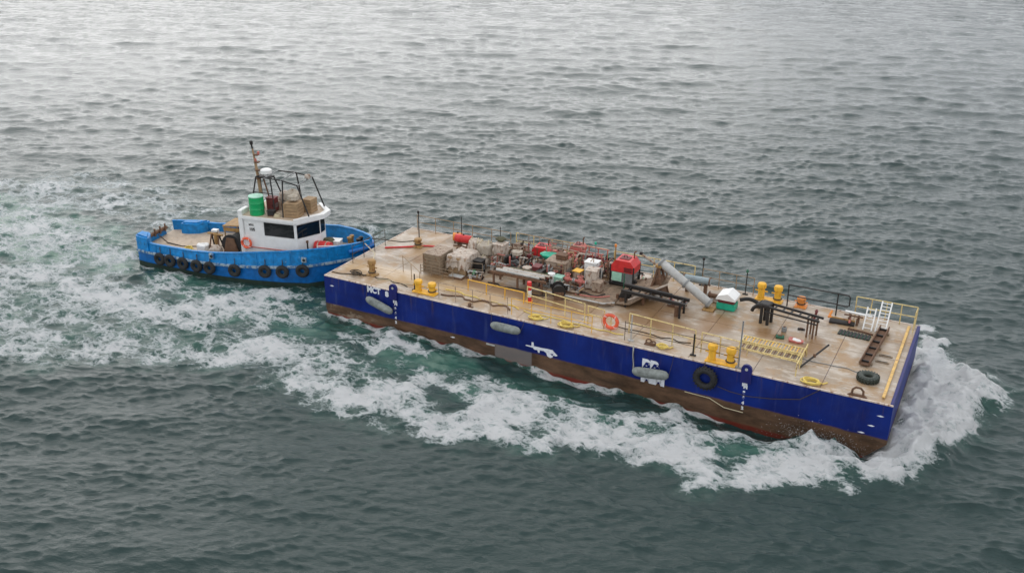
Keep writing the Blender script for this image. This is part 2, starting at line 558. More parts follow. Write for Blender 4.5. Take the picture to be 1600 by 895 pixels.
    me = bpy.data.meshes.new('sea_surface')
    co = np.stack([X, Y, Z], 1).astype(np.float32).ravel()
    ii, jj = np.meshgrid(np.arange(nr - 1), np.arange(na), indexing='ij')
    j2 = (jj + 1) % na
    q = np.stack([ii * na + jj, (ii + 1) * na + jj, (ii + 1) * na + j2, ii * na + j2], -1).reshape(-1, 4)
    q = q[:, ::-1]
    nf = len(q)
    me.vertices.add(nv)
    me.vertices.foreach_set('co', co)
    me.loops.add(nf * 4)
    me.polygons.add(nf)
    me.loops.foreach_set('vertex_index', q.astype(np.int32).ravel())
    me.polygons.foreach_set('loop_start', np.arange(0, nf * 4, 4, dtype=np.int32))
    me.polygons.foreach_set('use_smooth', np.ones(nf, bool))
    me.update(calc_edges=True)
    if me.polygons[nf // 2].normal.z < 0:
        me.flip_normals()
    for nm, arr in (('foam', foam), ('aer', aer), ('far', sstep(0.25, 1.5, sp)), ('heap', m)):
        at = me.attributes.new(nm, 'FLOAT', 'POINT')
        at.data.foreach_set('value', arr.astype(np.float32))
    o = bpy.data.objects.new('sea_water', me)
    o['kind'] = 'structure'
    col.objects.link(o)
    me.materials.append(sea_material())
    return o

def sea_material():
    m = bpy.data.materials.new('sea_water')
    m.use_nodes = True
    n, l = m.node_tree.nodes, m.node_tree.links
    n.clear()
    out = n.new('ShaderNodeOutputMaterial')
    def math_(op, a, b=None, c=None, clamp=False):
        k = n.new('ShaderNodeMath')
        k.operation = op
        k.use_clamp = clamp
        for i, v in enumerate((a, b, c)):
            if v is None:
                continue
            if isinstance(v, (int, float)):
                k.inputs[i].default_value = v
            else:
                l.new(v, k.inputs[i])
        return k.outputs[0]
    def attr(nm):
        k = n.new('ShaderNodeAttribute')
        k.attribute_name = nm
        return k.outputs['Fac']
    def noise(vec, scale, detail=5, rough=0.6, dist=0.0):
        k = n.new('ShaderNodeTexNoise')
        k.inputs['Scale'].default_value = scale
        k.inputs['Detail'].default_value = detail
        k.inputs['Roughness'].default_value = rough
        k.inputs['Distortion'].default_value = dist
        l.new(vec, k.inputs['Vector'])
        return k
    def smap(v, a, b, lo=0, hi=1):
        k = n.new('ShaderNodeMapRange')
        k.interpolation_type = 'SMOOTHSTEP'
        l.new(v, k.inputs[0])
        for i, x in ((1, a), (2, b), (3, lo), (4, hi)):
            if isinstance(x, (int, float)):
                k.inputs[i].default_value = x
            else:
                l.new(x, k.inputs[i])
        return k.outputs[0]
    geo = n.new('ShaderNodeNewGeometry')
    pos = geo.outputs['Position']
    mp = n.new('ShaderNodeMapping')           # along the wake
    mp.vector_type = 'TEXTURE'
    mp.inputs['Rotation'].default_value = (0, 0, BYAW)
    mp.inputs['Scale'].default_value = (1.45, 1.0, 1.0)
    l.new(pos, mp.inputs['Vector'])
    wk = mp.outputs[0]
    foam, aer, far, heap = attr('foam'), attr('aer'), attr('far'), attr('heap')
    # lace: warped cell borders over broken clouds of bubbles
    wn_ = noise(wk, 1.6, 7, 0.7)
    vs = n.new('ShaderNodeVectorMath')
    vs.operation = 'MULTIPLY_ADD'
    l.new(wn_.outputs['Color'], vs.inputs[0])
    vs.inputs[1].default_value = (0.75, 0.75, 0.75)
    l.new(wk, vs.inputs[2])
    def lace(scale):
        v = n.new('ShaderNodeTexVoronoi')
        v.feature = 'DISTANCE_TO_EDGE'
        v.inputs['Scale'].default_value = scale
        l.new(vs.outputs[0], v.inputs['Vector'])
        return v.outputs['Distance']
    l1 = smap(lace(1.15), 0.0, 0.36, 1, 0)
    l2 = smap(lace(3.1), 0.0, 0.36, 1, 0)
    cl = smap(noise(vs.outputs[0], 1.2, 8, 0.68).outputs[0], 0.3, 0.7)
    fn = smap(noise(vs.outputs[0], 8.0, 6, 0.75).outputs[0], 0.3, 0.7)
    l3 = smap(lace(8.0), 0.0, 0.38, 1, 0)
    pat = math_('ADD', math_('MULTIPLY', l1, 0.25), math_('MULTIPLY', l2, 0.22))
    pat = math_('ADD', pat, math_('MULTIPLY', l3, 0.12))
    pat = math_('ADD', pat, math_('MULTIPLY', cl, 0.26))
    pat = math_('ADD', pat, math_('MULTIPLY', fn, 0.19))      # 0..1
    thr = math_('SUBTRACT', 0.95, math_('MULTIPLY', foam, 0.70))
    lo = math_('SUBTRACT', thr, 0.10)
    hi = math_('ADD', thr, 0.13)
    fm = n.new('ShaderNodeMapRange')
    fm.interpolation_type = 'SMOOTHSTEP'
    l.new(pat, fm.inputs[0])
    l.new(lo, fm.inputs[1])
    l.new(hi, fm.inputs[2])
    fmask = math_('MULTIPLY', fm.outputs[0], smap(foam, 0.02, 0.2), clamp=True)
    # few small whitecaps in the open sea
    wc = math_('MULTIPLY', smap(noise(pos, 0.16, 2, 0.5).outputs[0], 0.70, 0.74),
               smap(noise(pos, 1.5, 5, 0.7).outputs[0], 0.56, 0.66))
    fmask = math_('MAXIMUM', fmask, math_('MULTIPLY', wc, 0.6))

    # small ripples the mesh does not carry
    rp = n.new('ShaderNodeMapping')
    rp.vector_type = 'TEXTURE'
    rp.inputs['Rotation'].default_value = (0, 0, R(-8))
    rp.inputs['Scale'].default_value = (2.1, 1.0, 1.0)
    l.new(pos, rp.inputs['Vector'])
    n1 = math_('ADD', noise(rp.outputs[0], 2.6, 6, 0.66, 0.4).outputs[0], math_('MULTIPLY', noise(rp.outputs[0], 8.0, 5, 0.65, 0.6).outputs[0], 0.18))
    n2 = noise(rp.outputs[0], 1.25, 4, 0.6, 0.3).outputs[0]
    b0 = n.new('ShaderNodeBump')
    b0.inputs['Distance'].default_value = 0.62
    l.new(n2, b0.inputs['Height'])
    l.new(math_('MULTIPLY', far, 1.0), b0.inputs['Strength'])
    b1 = n.new('ShaderNodeBump')
    b1.inputs['Distance'].default_value = 0.085
    b1.inputs['Strength'].default_value = 0.9
    l.new(n1, b1.inputs['Height'])
    l.new(b0.outputs[0], b1.inputs['Normal'])

    # water body
    aerp = math_('MULTIPLY', aer, smap(noise(vs.outputs[0], 0.5, 4, 0.6).outputs[0], 0.35, 0.65, 0.45, 1.1), clamp=True)
    mixc = n.new('ShaderNodeValToRGB')
    e = mixc.color_ramp.elements
    e[0].position, e[0].color = 0.0, (0.014, 0.035, 0.033, 1)
    e[1].position, e[1].color = 1.0, (0.17, 0.25, 0.20, 1)
    q = e.new(0.55)
    q.color = (0.035, 0.105, 0.080, 1)
    l.new(aerp, mixc.inputs[0])
    wb = n.new('ShaderNodeBsdfPrincipled')
    l.new(mixc.outputs[0], wb.inputs['Base Color'])
    wb.inputs['Roughness'].default_value = 0.06
    wb.inputs['IOR'].default_value = 1.333
    l.new(b1.outputs[0], wb.inputs['Normal'])
    # foam
    fb = n.new('ShaderNodeBump')
    fb.inputs['Strength'].default_value = 0.9
    fb.inputs['Distance'].default_value = 0.16
    l.new(math_('ADD', pat, math_('MULTIPLY', fn, 0.4)), fb.inputs['Height'])
    fo = n.new('ShaderNodeBsdfPrincipled')
    fcol = n.new('ShaderNodeMix')
    fcol.data_type = 'RGBA'
    l.new(math_('MULTIPLY', smap(math_('SUBTRACT', pat, thr), 0.0, 0.40), smap(pat, 0.28, 0.62, 0.35, 1.0)), fcol.inputs[0])
    fcol.inputs[6].default_value = (0.56, 0.62, 0.62, 1)
    fcol.inputs[7].default_value = (0.97, 0.98, 0.98, 1)
    l.new(fcol.outputs[2], fo.inputs['Base Color'])
    fo.inputs['Roughness'].default_value = 0.8
    fo.inputs['IOR'].default_value = 1.2
    l.new(fb.outputs[0], fo.inputs['Normal'])
    mx = n.new('ShaderNodeMixShader')
    l.new(math_('MULTIPLY', fmask, 0.93), mx.inputs[0])
    l.new(wb.outputs[0], mx.inputs[1])
    l.new(fo.outputs[0], mx.inputs[2])
    l.new(mx.outputs[0], out.inputs['Surface'])
    return m

build_sea()

def build_spray():
    """droplets thrown up by the bow, one mesh of small eight-sided drops"""
    rg = np.random.RandomState(9)
    N = 14000
    P = []
    for i in range(N):
        u = rg.uniform()
        if u < 0.62:        # ahead of the bow
            t = rg.uniform(-0.6, 9.2)
            s = 30.15 + abs(rg.normal(0, 0.7)) + 0.12 * max(0, t - 4)
            h = abs(rg.normal(0, 0.42)) * math.exp(-((s - 30.8) / 1.6) ** 2) + 0.35
        elif u < 0.93:      # off the far shoulder
            t = rg.uniform(8.5, 10.5)
            s = 31.0 + rg.normal(0, 0.5) - (t - 8.5) * .2
            h = abs(rg.normal(0, 0.3)) + 0.1
        else:               # along the near side behind the corner
            s = rg.normal(27.3, 1.0)
            t = -0.25 - abs(rg.normal(0, 0.7))
            h = abs(rg.normal(0, 0.32)) + 0.1
        P.append((*bw(s, t, h)[:2], h))
    P = np.array(P)
    rad = np.exp(rg.normal(math.log(0.007), 0.35, N))
    base = np.array([(1, 0, 0), (-1, 0, 0), (0, 1, 0), (0, -1, 0), (0, 0, 1.2), (0, 0, -1.2)])
    tri = np.array([(0, 2, 4), (2, 1, 4), (1, 3, 4), (3, 0, 4), (2, 0, 5), (1, 2, 5), (3, 1, 5), (0, 3, 5)])
    V = (P[:, None, :] + base[None] * rad[:, None, None]).reshape(-1, 3)
    F = (tri[None] + (np.arange(N) * 6)[:, None, None]).reshape(-1, 3)
    me = bpy.data.meshes.new('bow_spray')
    me.vertices.add(len(V))
    me.vertices.foreach_set('co', V.astype(np.float32).ravel())
    me.loops.add(len(F) * 3)
    me.polygons.add(len(F))
    me.loops.foreach_set('vertex_index', F.astype(np.int32).ravel())
    me.polygons.foreach_set('loop_start', np.arange(0, len(F) * 3, 3, dtype=np.int32))
    me.update(calc_edges=True)
    me.materials.append(mat('spray_white', (0.82, 0.85, 0.86), 0.6, var=0.02, bump=0))
    o = bpy.data.objects.new('bow_spray', me)
    o['kind'] = 'stuff'
    o['label'] = 'white spray thrown up where the barge bow meets the sea'
    o['category'] = 'sea spray'
    col.objects.link(o)
build_spray()

# ------------------------------------------------------------------ the barge
def hull_side_material():
    """blue topsides over a brown, weed-stained boot band and red bottom paint; heights above the sea in metres"""
    m = bpy.data.materials.new('barge_hull_paint')
    m.use_nodes = True
    n, l = m.node_tree.nodes, m.node_tree.links
    b = n['Principled BSDF']
    tc = n.new('ShaderNodeTexCoord')
    sp = n.new('ShaderNodeSeparateXYZ')
    l.new(tc.outputs['Object'], sp.inputs[0])
    def noise(scale, detail=6, mapping=None, rough=.6):
        k = n.new('ShaderNodeTexNoise')
        k.inputs['Scale'].default_value = scale
        k.inputs['Detail'].default_value = detail
        k.inputs['Roughness'].default_value = rough
        if mapping:
            q = n.new('ShaderNodeMapping')
            q.inputs['Scale'].default_value = mapping
            l.new(tc.outputs['Object'], q.inputs['Vector'])
            l.new(q.outputs[0], k.inputs['Vector'])
        else:
            l.new(tc.outputs['Object'], k.inputs['Vector'])
        return k.outputs[0]
    def M_(op, a, b_=None, clamp=False):
        k = n.new('ShaderNodeMath')
        k.operation = op
        k.use_clamp = clamp
        for i, v in enumerate((a, b_)):
            if v is None:
                continue
            if isinstance(v, (int, float)):
                k.inputs[i].default_value = v
            else:
                l.new(v, k.inputs[i])
        return k.outputs[0]
    def step(v, a, c):
        k = n.new('ShaderNodeMapRange')
        k.interpolation_type = 'SMOOTHSTEP'
        l.new(v, k.inputs[0])
        k.inputs[1].default_value = a
        k.inputs[2].default_value = c
        return k.outputs[0]
    def mix(f, a, c):
        k = n.new('ShaderNodeMix')
        k.data_type = 'RGBA'
        l.new(f, k.inputs[0])
        for i, v in ((6, a), (7, c)):
            if isinstance(v, tuple):
                k.inputs[i].default_value = (*v, 1)
            else:
                l.new(v, k.inputs[i])
        return k.outputs[2]
    z = M_('ADD', sp.outputs['Z'], M_('MULTIPLY', M_('SUBTRACT', noise(0.8, 6), .5), 0.16))
    # plating: faint dents between frames every 0.6 m
    blue = mix(step(noise(0.55, 5), .3, .7), (0.001, 0.008, 0.105), (0.002, 0.020, 0.19))
    streak = noise(2.2, 6, (1, 1, .12), .7)
    blue = mix(M_('MULTIPLY', step(streak, .54, .72), .4), blue, (0.05, 0.07, 0.20))
    runs = M_('MULTIPLY', step(noise(3.2, 5, (1, 1, .07), .65), .56, .70), step(sp.outputs['Z'], 1.1, 2.3))
    blue = mix(M_('MULTIPLY', runs, .55), blue, (0.085, 0.05, 0.045))
    scr = noise(3.0, 8, (.25, 1, 2.2), .75)
    blue = mix(M_('MULTIPLY', step(scr, .70, .74), .5), blue, (0.22, 0.25, 0.38))
    brown = mix(step(noise(1.2, 7, (.5, 1, 1.6), .7), .3, .7), (0.045, 0.027, 0.016), (0.15, 0.085, 0.05))
    # pale primer and scraped marks on the band
    pale = M_('MULTIPLY', step(noise(1.4, 8, (.7, 1, 1.5), .75), .52, .60), step(M_('ABSOLUTE', M_('SUBTRACT', sp.outputs['X'], 1.5)), 2.3, 1.0))
    brown = mix(M_('MULTIPLY', pale, .55), brown, (0.34, 0.27, 0.20))
    prim = M_('MULTIPLY', step(M_('ABSOLUTE', M_('SUBTRACT', sp.outputs['X'], 11.9)), 1.10, 1.02), step(noise(2.0, 8, None, .7), .22, .42))
    brown = mix(M_('MULTIPLY', prim, .5), brown, (0.26, 0.25, 0.25))
    band = step(z, .70, .60)
    c = mix(band, blue, brown)
    redp = M_('MULTIPLY', step(M_('ADD', z, M_('MULTIPLY', sp.outputs['X'], .018)), .14, .02), step(noise(.9, 6), .30, .52))
    c = mix(M_('MULTIPLY', redp, .85), c, (0.17, 0.022, 0.014))
    l.new(c, b.inputs['Base Color'])
    b.inputs['Roughness'].default_value = .5
    b.inputs['Specular IOR Level'].default_value = .3
    bp = n.new('ShaderNodeBump')
    bp.inputs['Strength'].default_value = .5
    bp.inputs['Distance'].default_value = .05
    wv = n.new('ShaderNodeTexWave')
    wv.inputs['Scale'].default_value = .52
    wv.inputs['Distortion'].default_value = .6
    l.new(tc.outputs['Object'], wv.inputs['Vector'])
    l.new(M_('ADD', M_('MULTIPLY', wv.outputs['Fac'], .35), noise(.9, 5)), bp.inputs['Height'])
    l.new(bp.outputs[0], b.inputs['Normal'])
    return m

def deck_material():
    m = bpy.data.materials.new('barge_deck_paint')
    m.use_nodes = True
    n, l = m.node_tree.nodes, m.node_tree.links
    b = n['Principled BSDF']
    tc = n.new('ShaderNodeTexCoord')
    def noise(scale, detail=6, mapping=None, rough=.6, loc=(0, 0, 0)):
        k = n.new('ShaderNodeTexNoise')
        k.inputs['Scale'].default_value = scale
        k.inputs['Detail'].default_value = detail
        k.inputs['Roughness'].default_value = rough
        q = n.new('ShaderNodeMapping')
        q.inputs['Scale'].default_value = mapping or (1, 1, 1)
        q.inputs['Location'].default_value = loc
        l.new(tc.outputs['Object'], q.inputs['Vector'])
        l.new(q.outputs[0], k.inputs['Vector'])
        return k.outputs[0]
    def step(v, a, c, hi=1.0):
        k = n.new('ShaderNodeMapRange')
        k.interpolation_type = 'SMOOTHSTEP'
        l.new(v, k.inputs[0])
        k.inputs[1].default_value = a
        k.inputs[2].default_value = c
        k.inputs[4].default_value = hi
        return k.outputs[0]
    def mix(f, a, c):
        k = n.new('ShaderNodeMix')
        k.data_type = 'RGBA'
        l.new(f, k.inputs[0])
        for i, v in ((6, a), (7, c)):
            if isinstance(v, tuple):
                k.inputs[i].default_value = (*v, 1)
            else:
                l.new(v, k.inputs[i])
        return k.outputs[2]
    def ellipse(cx, cy, rx, ry, soft=.45):
        """1 inside a stain with a ragged edge"""
        v = n.new('ShaderNodeMapping')
        v.vector_type = 'TEXTURE'
        v.inputs['Location'].default_value = (cx, cy, 0)
        v.inputs['Scale'].default_value = (rx, ry, 1000)
        l.new(tc.outputs['Object'], v.inputs['Vector'])
        ln = n.new('ShaderNodeVectorMath')
        ln.operation = 'LENGTH'
        l.new(v.outputs[0], ln.inputs[0])
        ad = n.new('ShaderNodeMath')
        ad.operation = 'MULTIPLY_ADD'
        l.new(stn, ad.inputs[0])
        ad.inputs[1].default_value = 1.1
        l.new(ln.outputs['Value'], ad.inputs[2])
        return step(ad.outputs[0], 1.55 + soft * .5, 1.55 - soft)
    stn = noise(1.3, 7, None, .7, (5, 2, 0))
    base = mix(step(noise(.35, 6, (1, 1, 1), .6), .35, .65), (0.41, 0.335, 0.255), (0.285, 0.225, 0.165))
    base = mix(step(noise(1.6, 8, (.45, 1.4, 1), .75, (3, 1, 0)), .48, .60, .7), base, (0.53, 0.47, 0.40))
    base = mix(step(noise(.7, 8, (1, 1, 1), .72, (9, 4, 0)), .46, .60, .8), base, (0.34, 0.21, 0.10))
    base = mix(step(noise(4.5, 8, (.5, 1.2, 1), .75, (1, 8, 0)), .60, .70, .6), base, (0.16, 0.095, 0.06))
    near = ellipse(6.5, 2.0, 8.0, .9)
    base = mix(mulk(n, l, near, .55), base, (0.52, 0.35, 0.17))
    for e in ((9.5, 3.0, 3.6, .8), (13.2, 2.6, 2.6, .8), (18.5, 3.0, 2.4, 1.0), (17.5, 4.6, 2.2, 1.1), (21.0, 4.3, .9, 1.6),
              (5.7, 4.2, 1.0, 2.4), (23.6, 4.5, .9, .6), (25.8, 4.1, .5, 1.2), (3.5, 4.5, .7, .7)):
        base = mix(mulk(n, l, ellipse(*e), .92), base, (0.235, 0.135, 0.06))
    l.new(base, b.inputs['Base Color'])
    wet = noise(.5, 5, (1, 1, 1), .6, (2, 6, 0))
    rg = n.new('ShaderNodeMapRange')
    l.new(wet, rg.inputs[0])
    rg.inputs[1].default_value = .40
    rg.inputs[2].default_value = .62
    rg.inputs[3].default_value = .28
    rg.inputs[4].default_value = .75
    l.new(rg.outputs[0], b.inputs['Roughness'])
    bp = n.new('ShaderNodeBump')
    bp.inputs['Strength'].default_value = .3
    bp.inputs['Distance'].default_value = .03
    l.new(noise(1.5, 8), bp.inputs['Height'])
    l.new(bp.outputs[0], b.inputs['Normal'])
    return m

def mulk(n, l, v, k):
    q = n.new('ShaderNodeMath')
    q.operation = 'MULTIPLY'
    l.new(v, q.inputs[0])
    q.inputs[1].default_value = k
    return q.outputs[0]

BL, BWID = 30.0, 8.84
barge = thing('barge', 'long flat deck barge with dark blue sides and rust brown bottom, loaded with machinery', 'barge', 0, 0, 0)
hm = hull_side_material()
mb = MB()
# side outline with raked ends, extruded over the width
mb.prism([(0.0, 2.26), (0.0, .3), (.25, -.5), (1.6, -1.5), (27.6, -1.5), (29.0, -.62), (30.0, .42), (30.0, 2.26)], 0, BWID, 'xz')
hull = mb.build('hull', hm, barge, smooth=False)
# deck plates: separate steel sheets with a hair of weld gap, slightly uneven
dm = deck_material()
nx_, ny_ = 10, 4
plate_w, plate_d = (BL - .16) / nx_, (BWID - .16) / ny_
rd = random.Random(3)
for i in range(nx_):
    for j in range(ny_):
        x0_, y0_ = .08 + i * plate_w, .08 + j * plate_d
        h = rd.uniform(-.003, .003)
        o = MB().box((x0_ + plate_w / 2, y0_ + plate_d / 2, 2.28 + h), (plate_w - .022, plate_d - .022, .04)).build('deck_plate', dm, barge, smooth=False)
edge = mat('worn_edge_paint', (0.62, 0.52, 0.44), .6, var=.2, rust=.45, rust_rgb=(0.30, 0.17, 0.10), scale=1.6)
for a, b_ in (((BL / 2, .04, 2.29), (BL, .085, .08)), ((BL / 2, BWID - .04, 2.29), (BL, .085, .08)),
              ((.04, BWID / 2, 2.285), (.085, BWID - .18, .07))):
    MB().box(a, b_, bev=.015).build('deck_edge', edge, barge, smooth=False)
MB().box((29.93, BWID / 2, 2.30), (.14, BWID - .18, .10), bev=.02).build('deck_edge', M['bluelug'], barge, smooth=False)
bs = MB().box((29.52, BWID / 2, 2.37), (.13, BWID - .9, .06), bev=.02).build('bow_coaming', mat('bow_yellow_paint', (0.66, 0.42, 0.13), .6, rust=.35, rust_rgb=(0.35, 0.2, 0.12)), barge, smooth=False, label='yellow painted raised strip across the bow')
# rounded lug plates carrying the draft marks
def lug(s):
    o = MB().prism([(-.24, -.62), (.24, -.62), (.24, .05)] + [(.24 * math.cos(a), .05 + .24 * math.sin(a)) for a in np.linspace(0, math.pi, 11)[1:-1]] + [(-.24, .05)], -.07, .06, 'xz')
    r = o.build('lifting_lug', M['bluelug'], barge, smooth=False, loc=(s, -.0, 2.42))
    MB().lathe([(.07, -.012), (.07, .012)], 14, (0, -.075, .07), 'y').build('pin_hole', M['palegrey'], r)
    return r
lug(4.65)
lug(23.75)
wm = mat('white_lettering', (0.74, 0.76, 0.80), .55, var=.1, rust=.12, rust_rgb=(0.02, 0.03, 0.2), scale=6)
def side_text(body, s, z, size, bold=.012, sx=1.0, sh=0, y=-.012):
    o = text_mesh(body, size, wm, 'lettering', .006, bold, sx)
    o.parent = barge
    o.location = (s, y, z)
    o.rotation_euler = (R(90), sh, 0)
    return o
side_text('MCT', 2.92, 1.93, .46, .022, .92)
side_text('8', 4.12, 1.90, .40, .026, 1.0)
for s in (4.68, 23.68):
    for k, ch in enumerate(('M', '8', '6', '4', '2')):
        side_text(ch, s, 1.50 - k * .27, .24 if k == 0 else .20, .014)
    o = side_text('M', s - .07, 1.62, .30, .02)
o = side_text('BB', 18.83, 1.34, .62, .05, 1.15)
o = side_text('MM', 18.80, .62, .72, .05, 1.05)
# white painted emblem: long-bodied figure with legs and tail
MB().prism([(0, .20), (.32, .22), (.34, .44), (.44, .44), (.46, .24), (.9, .24), (1.15, .26), (1.5, .26), (1.62, .15), (1.78, .02),
            (1.70, -.03), (1.55, -.02), (1.50, -.14), (1.38, -.20), (1.22, -.14), (1.16, .02), (1.02, .10), (.80, .09), (.78, -.06),
            (.70, -.06), (.66, .06), (.48, .06), (.40, .14), (0, .16)], -.014, -.002, 'xz').build('emblem', wm, barge, smooth=False, loc=(12.62, 0, .82))
MB().prism([(0, 0), (.17, .03), (.12, -.1)], -.018, -.0145, 'xz').build('emblem_eye', M['bluelug'], barge, smooth=False, loc=(14.0, 0, .86))
# pale weld scabs and anodes
for s, z in ((.5, 1.75), (29.55, 1.7), (29.25, 1.15), (8.3, .42), (28.9, .72)):
    MB().prism([(-.14, 0), (.05, -.03), (.16, .02), (.02, .05)], -.012, -.002, 'xz').build('scrape_mark', wm, barge, smooth=False, loc=(s, 0, z))
for s in (10.6,):
    MB().box((s, -.03, .55), (.5, .06, .09), bev=.02).build('anode', M['palegrey'], barge, smooth=False)

# ------------------------------------------------------------------ things hung over the side
def fender(s0, z0, s1, z1, rad, label):
    L = math.hypot(s1 - s0, z1 - z0)
    root = thing('fender', label, 'fender', (s0 + s1) / 2, -rad - .03, (z0 + z1) / 2, group='grey fenders hung along the barge side')
    ang = math.atan2(z1 - z0, s1 - s0)
    prof = [(.04, -L / 2), (rad * .45, -L / 2 + .03), (rad * .82, -L / 2 + .14), (rad, -L / 2 + .34), (rad * 1.02, 0), (rad * .97, L / 2 - .32),
            (rad * .8, L / 2 - .12), (rad * .4, L / 2 - .02), (.04, L / 2)]
    MB().lathe(prof, 18, axis='x').build('body', M['fender'], root, rot=(0, -ang, 0)).scale = (1, .72, .92)
    for sg in (-1, 1):
        px, pz = sg * L / 2 * math.cos(ang), sg * L / 2 * math.sin(ang)
        top = DECK + .06 - (z0 + z1) / 2
        MB().tube([(px, 0, pz), (px + sg * .05, .05 + rad * .6, (pz + top) / 2), (px + sg * .10, rad, top)], .011, 6).build('lanyard', M['drope'], root)
    return root
fender(3.02, 1.66, 4.72, 1.17, .25, 'grey fender slung low at the left under the white letters')
fender(10.75, 1.83, 12.45, 1.83, .25, 'grey fender hanging level above the pale patch amidships')
fender(18.45, 1.18, 20.25, 1.36, .27, 'grey fender hanging in front of the big white lettering')

def tyre(name, R0, r, root, m, treads=22, axis='y'):
    o = MB().torus((0, 0, 0), R0, r, axis, 32, 10).build(name, m, root)
    mb = MB()
    for k in range(treads):
        a = 2 * math.pi * k / treads
        c = (R0 + r * .92)
        p = {'y': (c * math.sin(a), 0, c * math.cos(a)), 'z': (c * math.cos(a), c * math.sin(a), 0)}[axis]
        mb.box(p, (.05, r * 1.5, .07) if axis == 'y' else (.07, .05, r * 1.5), rot=(0, a, 0) if axis == 'y' else (0, 0, a))
    mb.build('tread', m, root, smooth=False)
    return o
t_ = thing('truck_tyre', 'big black tyre hanging on the blue barge side by the near yellow bollards', 'tyre', 21.94, -.17, 1.62)
tyre('carcass', .40, .15, t_, M['rubber'])
MB().tube([(0, .03, .4), (-.1, .1, .6), (-.1, .2, .72)], .02, 6).build('lanyard', M['drope'], t_)
ln = MB().tube([bw(22.5, -.05, 1.3), bw(23.1, -.04, 1.18), bw(23.9, -.04, 1.15), bw(25.0, -.04, 1.32), bw(26.2, -.04, 1.62), bw(27.0, -.02, 2.3)], .016, 6).build('mooring_line', M['drope'])
tag(ln, 'thin dark line sagging along the barge side right of the hanging tyre', 'rope')
ln = MB().tube([bw(21.0, -.05, .62), bw(22.2, -.06, .60), bw(22.9, -.05, .30), bw(23.8, -.05, .28)], .02, 6).build('mooring_line', M['rope'])
tag(ln, 'pale line trailing near the water below the hanging tyre', 'rope')
ln = MB().tube([bw(18.35, -.02, 2.34), bw(18.36, -.05, 1.9), bw(18.42, -.06, 1.2)], .035, 7).build('hanging_strap', M['palegrey'])
tag(ln, 'pale strap hanging down the barge side left of the lettering fender', 'strap')

# ------------------------------------------------------------------ deck fittings
def bollards(label, s, t, m, gap=.86, h=.62, rz=0, group='yellow double bollards on the barge', single=False):
    root = thing('double_bollard' if not single else 'bollard', label, 'bollard', s, t, group=None if single else group, rz=rz)
    xs = (0,) if single else (-gap / 2, gap / 2)
    MB().box((0, 0, .035), (gap + .55 if not single else .6, .5, .07), bev=.02).build('base_plate', m, root, smooth=False)
    for x in xs:
        MB().lathe([(.19, .07), (.175, .12), (.17, h * .72)], 16, (x, 0, 0)).build('post', m, root)
        MB().lathe([(.17, h * .72), (.225, h * .78), (.235, h * .95), (.20, h * 1.06), (.08, h * 1.1)], 16, (x, 0, 0)).build('cap', m, root)
        MB().tube([(x - .33, 0, h * .55), (x + .33, 0, h * .55)], .035, 7).build('cross_bar', m, root)
    MB().torus((xs[-1], 0, .2), .20, .035, 'z', 18, 6).build('rope_turn', M['drope'], root)
    return root
bollards('yellow double bollard at the left end of the near deck edge', 6.28, .62, M['yellow'])
bollards('yellow double bollard on the near deck edge directly above the hanging tyre', 22.45, .38, M['yellow'], h=.80)
bollards('yellow double bollard on the far deck edge left of the black handrail', 22.6, 8.35, M['yellow'], h=.85)
bollards('low orange bollard on the far edge behind the black gangway', 24.25, 8.35, M['orange'], single=True, h=.5)
bollards('ochre bollard near the left corner with a line led to it', 2.35, 1.30, M['ochre'], single=True, h=.85)
bollards('ochre bollard at the far left beside the red pipe', 2.2, 6.15, M['ochre'], single=True, h=.5)

def pole(label, s, t, h, r=.025, m='black', foot=True, top=None, cat='pole', group=None):
    root = thing('stanchion', label, cat, s, t, group=group)
    MB().tube([(0, 0, 0), (.01, 0, h)], r, 7).build('post', M[m], root)
    if foot:
        MB().box((0, 0, .03), (.28, .12, .06), bev=.01).build('foot', M[m], root, smooth=False)
    if top:
        MB().lathe([(.03, 0), (.07, .03), (.07, .14), (.03, .18)], 10, (0, 0, h)).build('lamp', M[top], root)
    return root
pole('tall thin black pole at the far left beside the ochre bollard', 2.12, 6.4, 2.0, .03, top='black')
pole('thin black pole rising behind the red drum', 4.47, 7.4, 1.9, .025)
pole('thin black pole behind the pile of white bulk bags', 6.82, 7.9, 1.5, .022)
pole('thin black pole on the far edge behind the grey pipe', 18.88, 8.6, 1.45, .03, top='black')
pole('thin pole with green top on the far edge by the white lidded box', 21.3, 8.5, 1.25, .03, top='darkgreen')
pole('tall grey pole on the near edge right of the yellow bollards', 23.3, .25, 2.35, .035, 'grey')
pole('short dark post left of the left yellow bollards', 5.60, .62, .95, .035, 'black')
pole('short dark post with flat foot left of the right yellow bollards', 21.10, .45, 1.1, .04, 'black')
pole('pale post on the near edge above the hanging strap', 18.0, .5, 1.35, .03, 'palegrey')

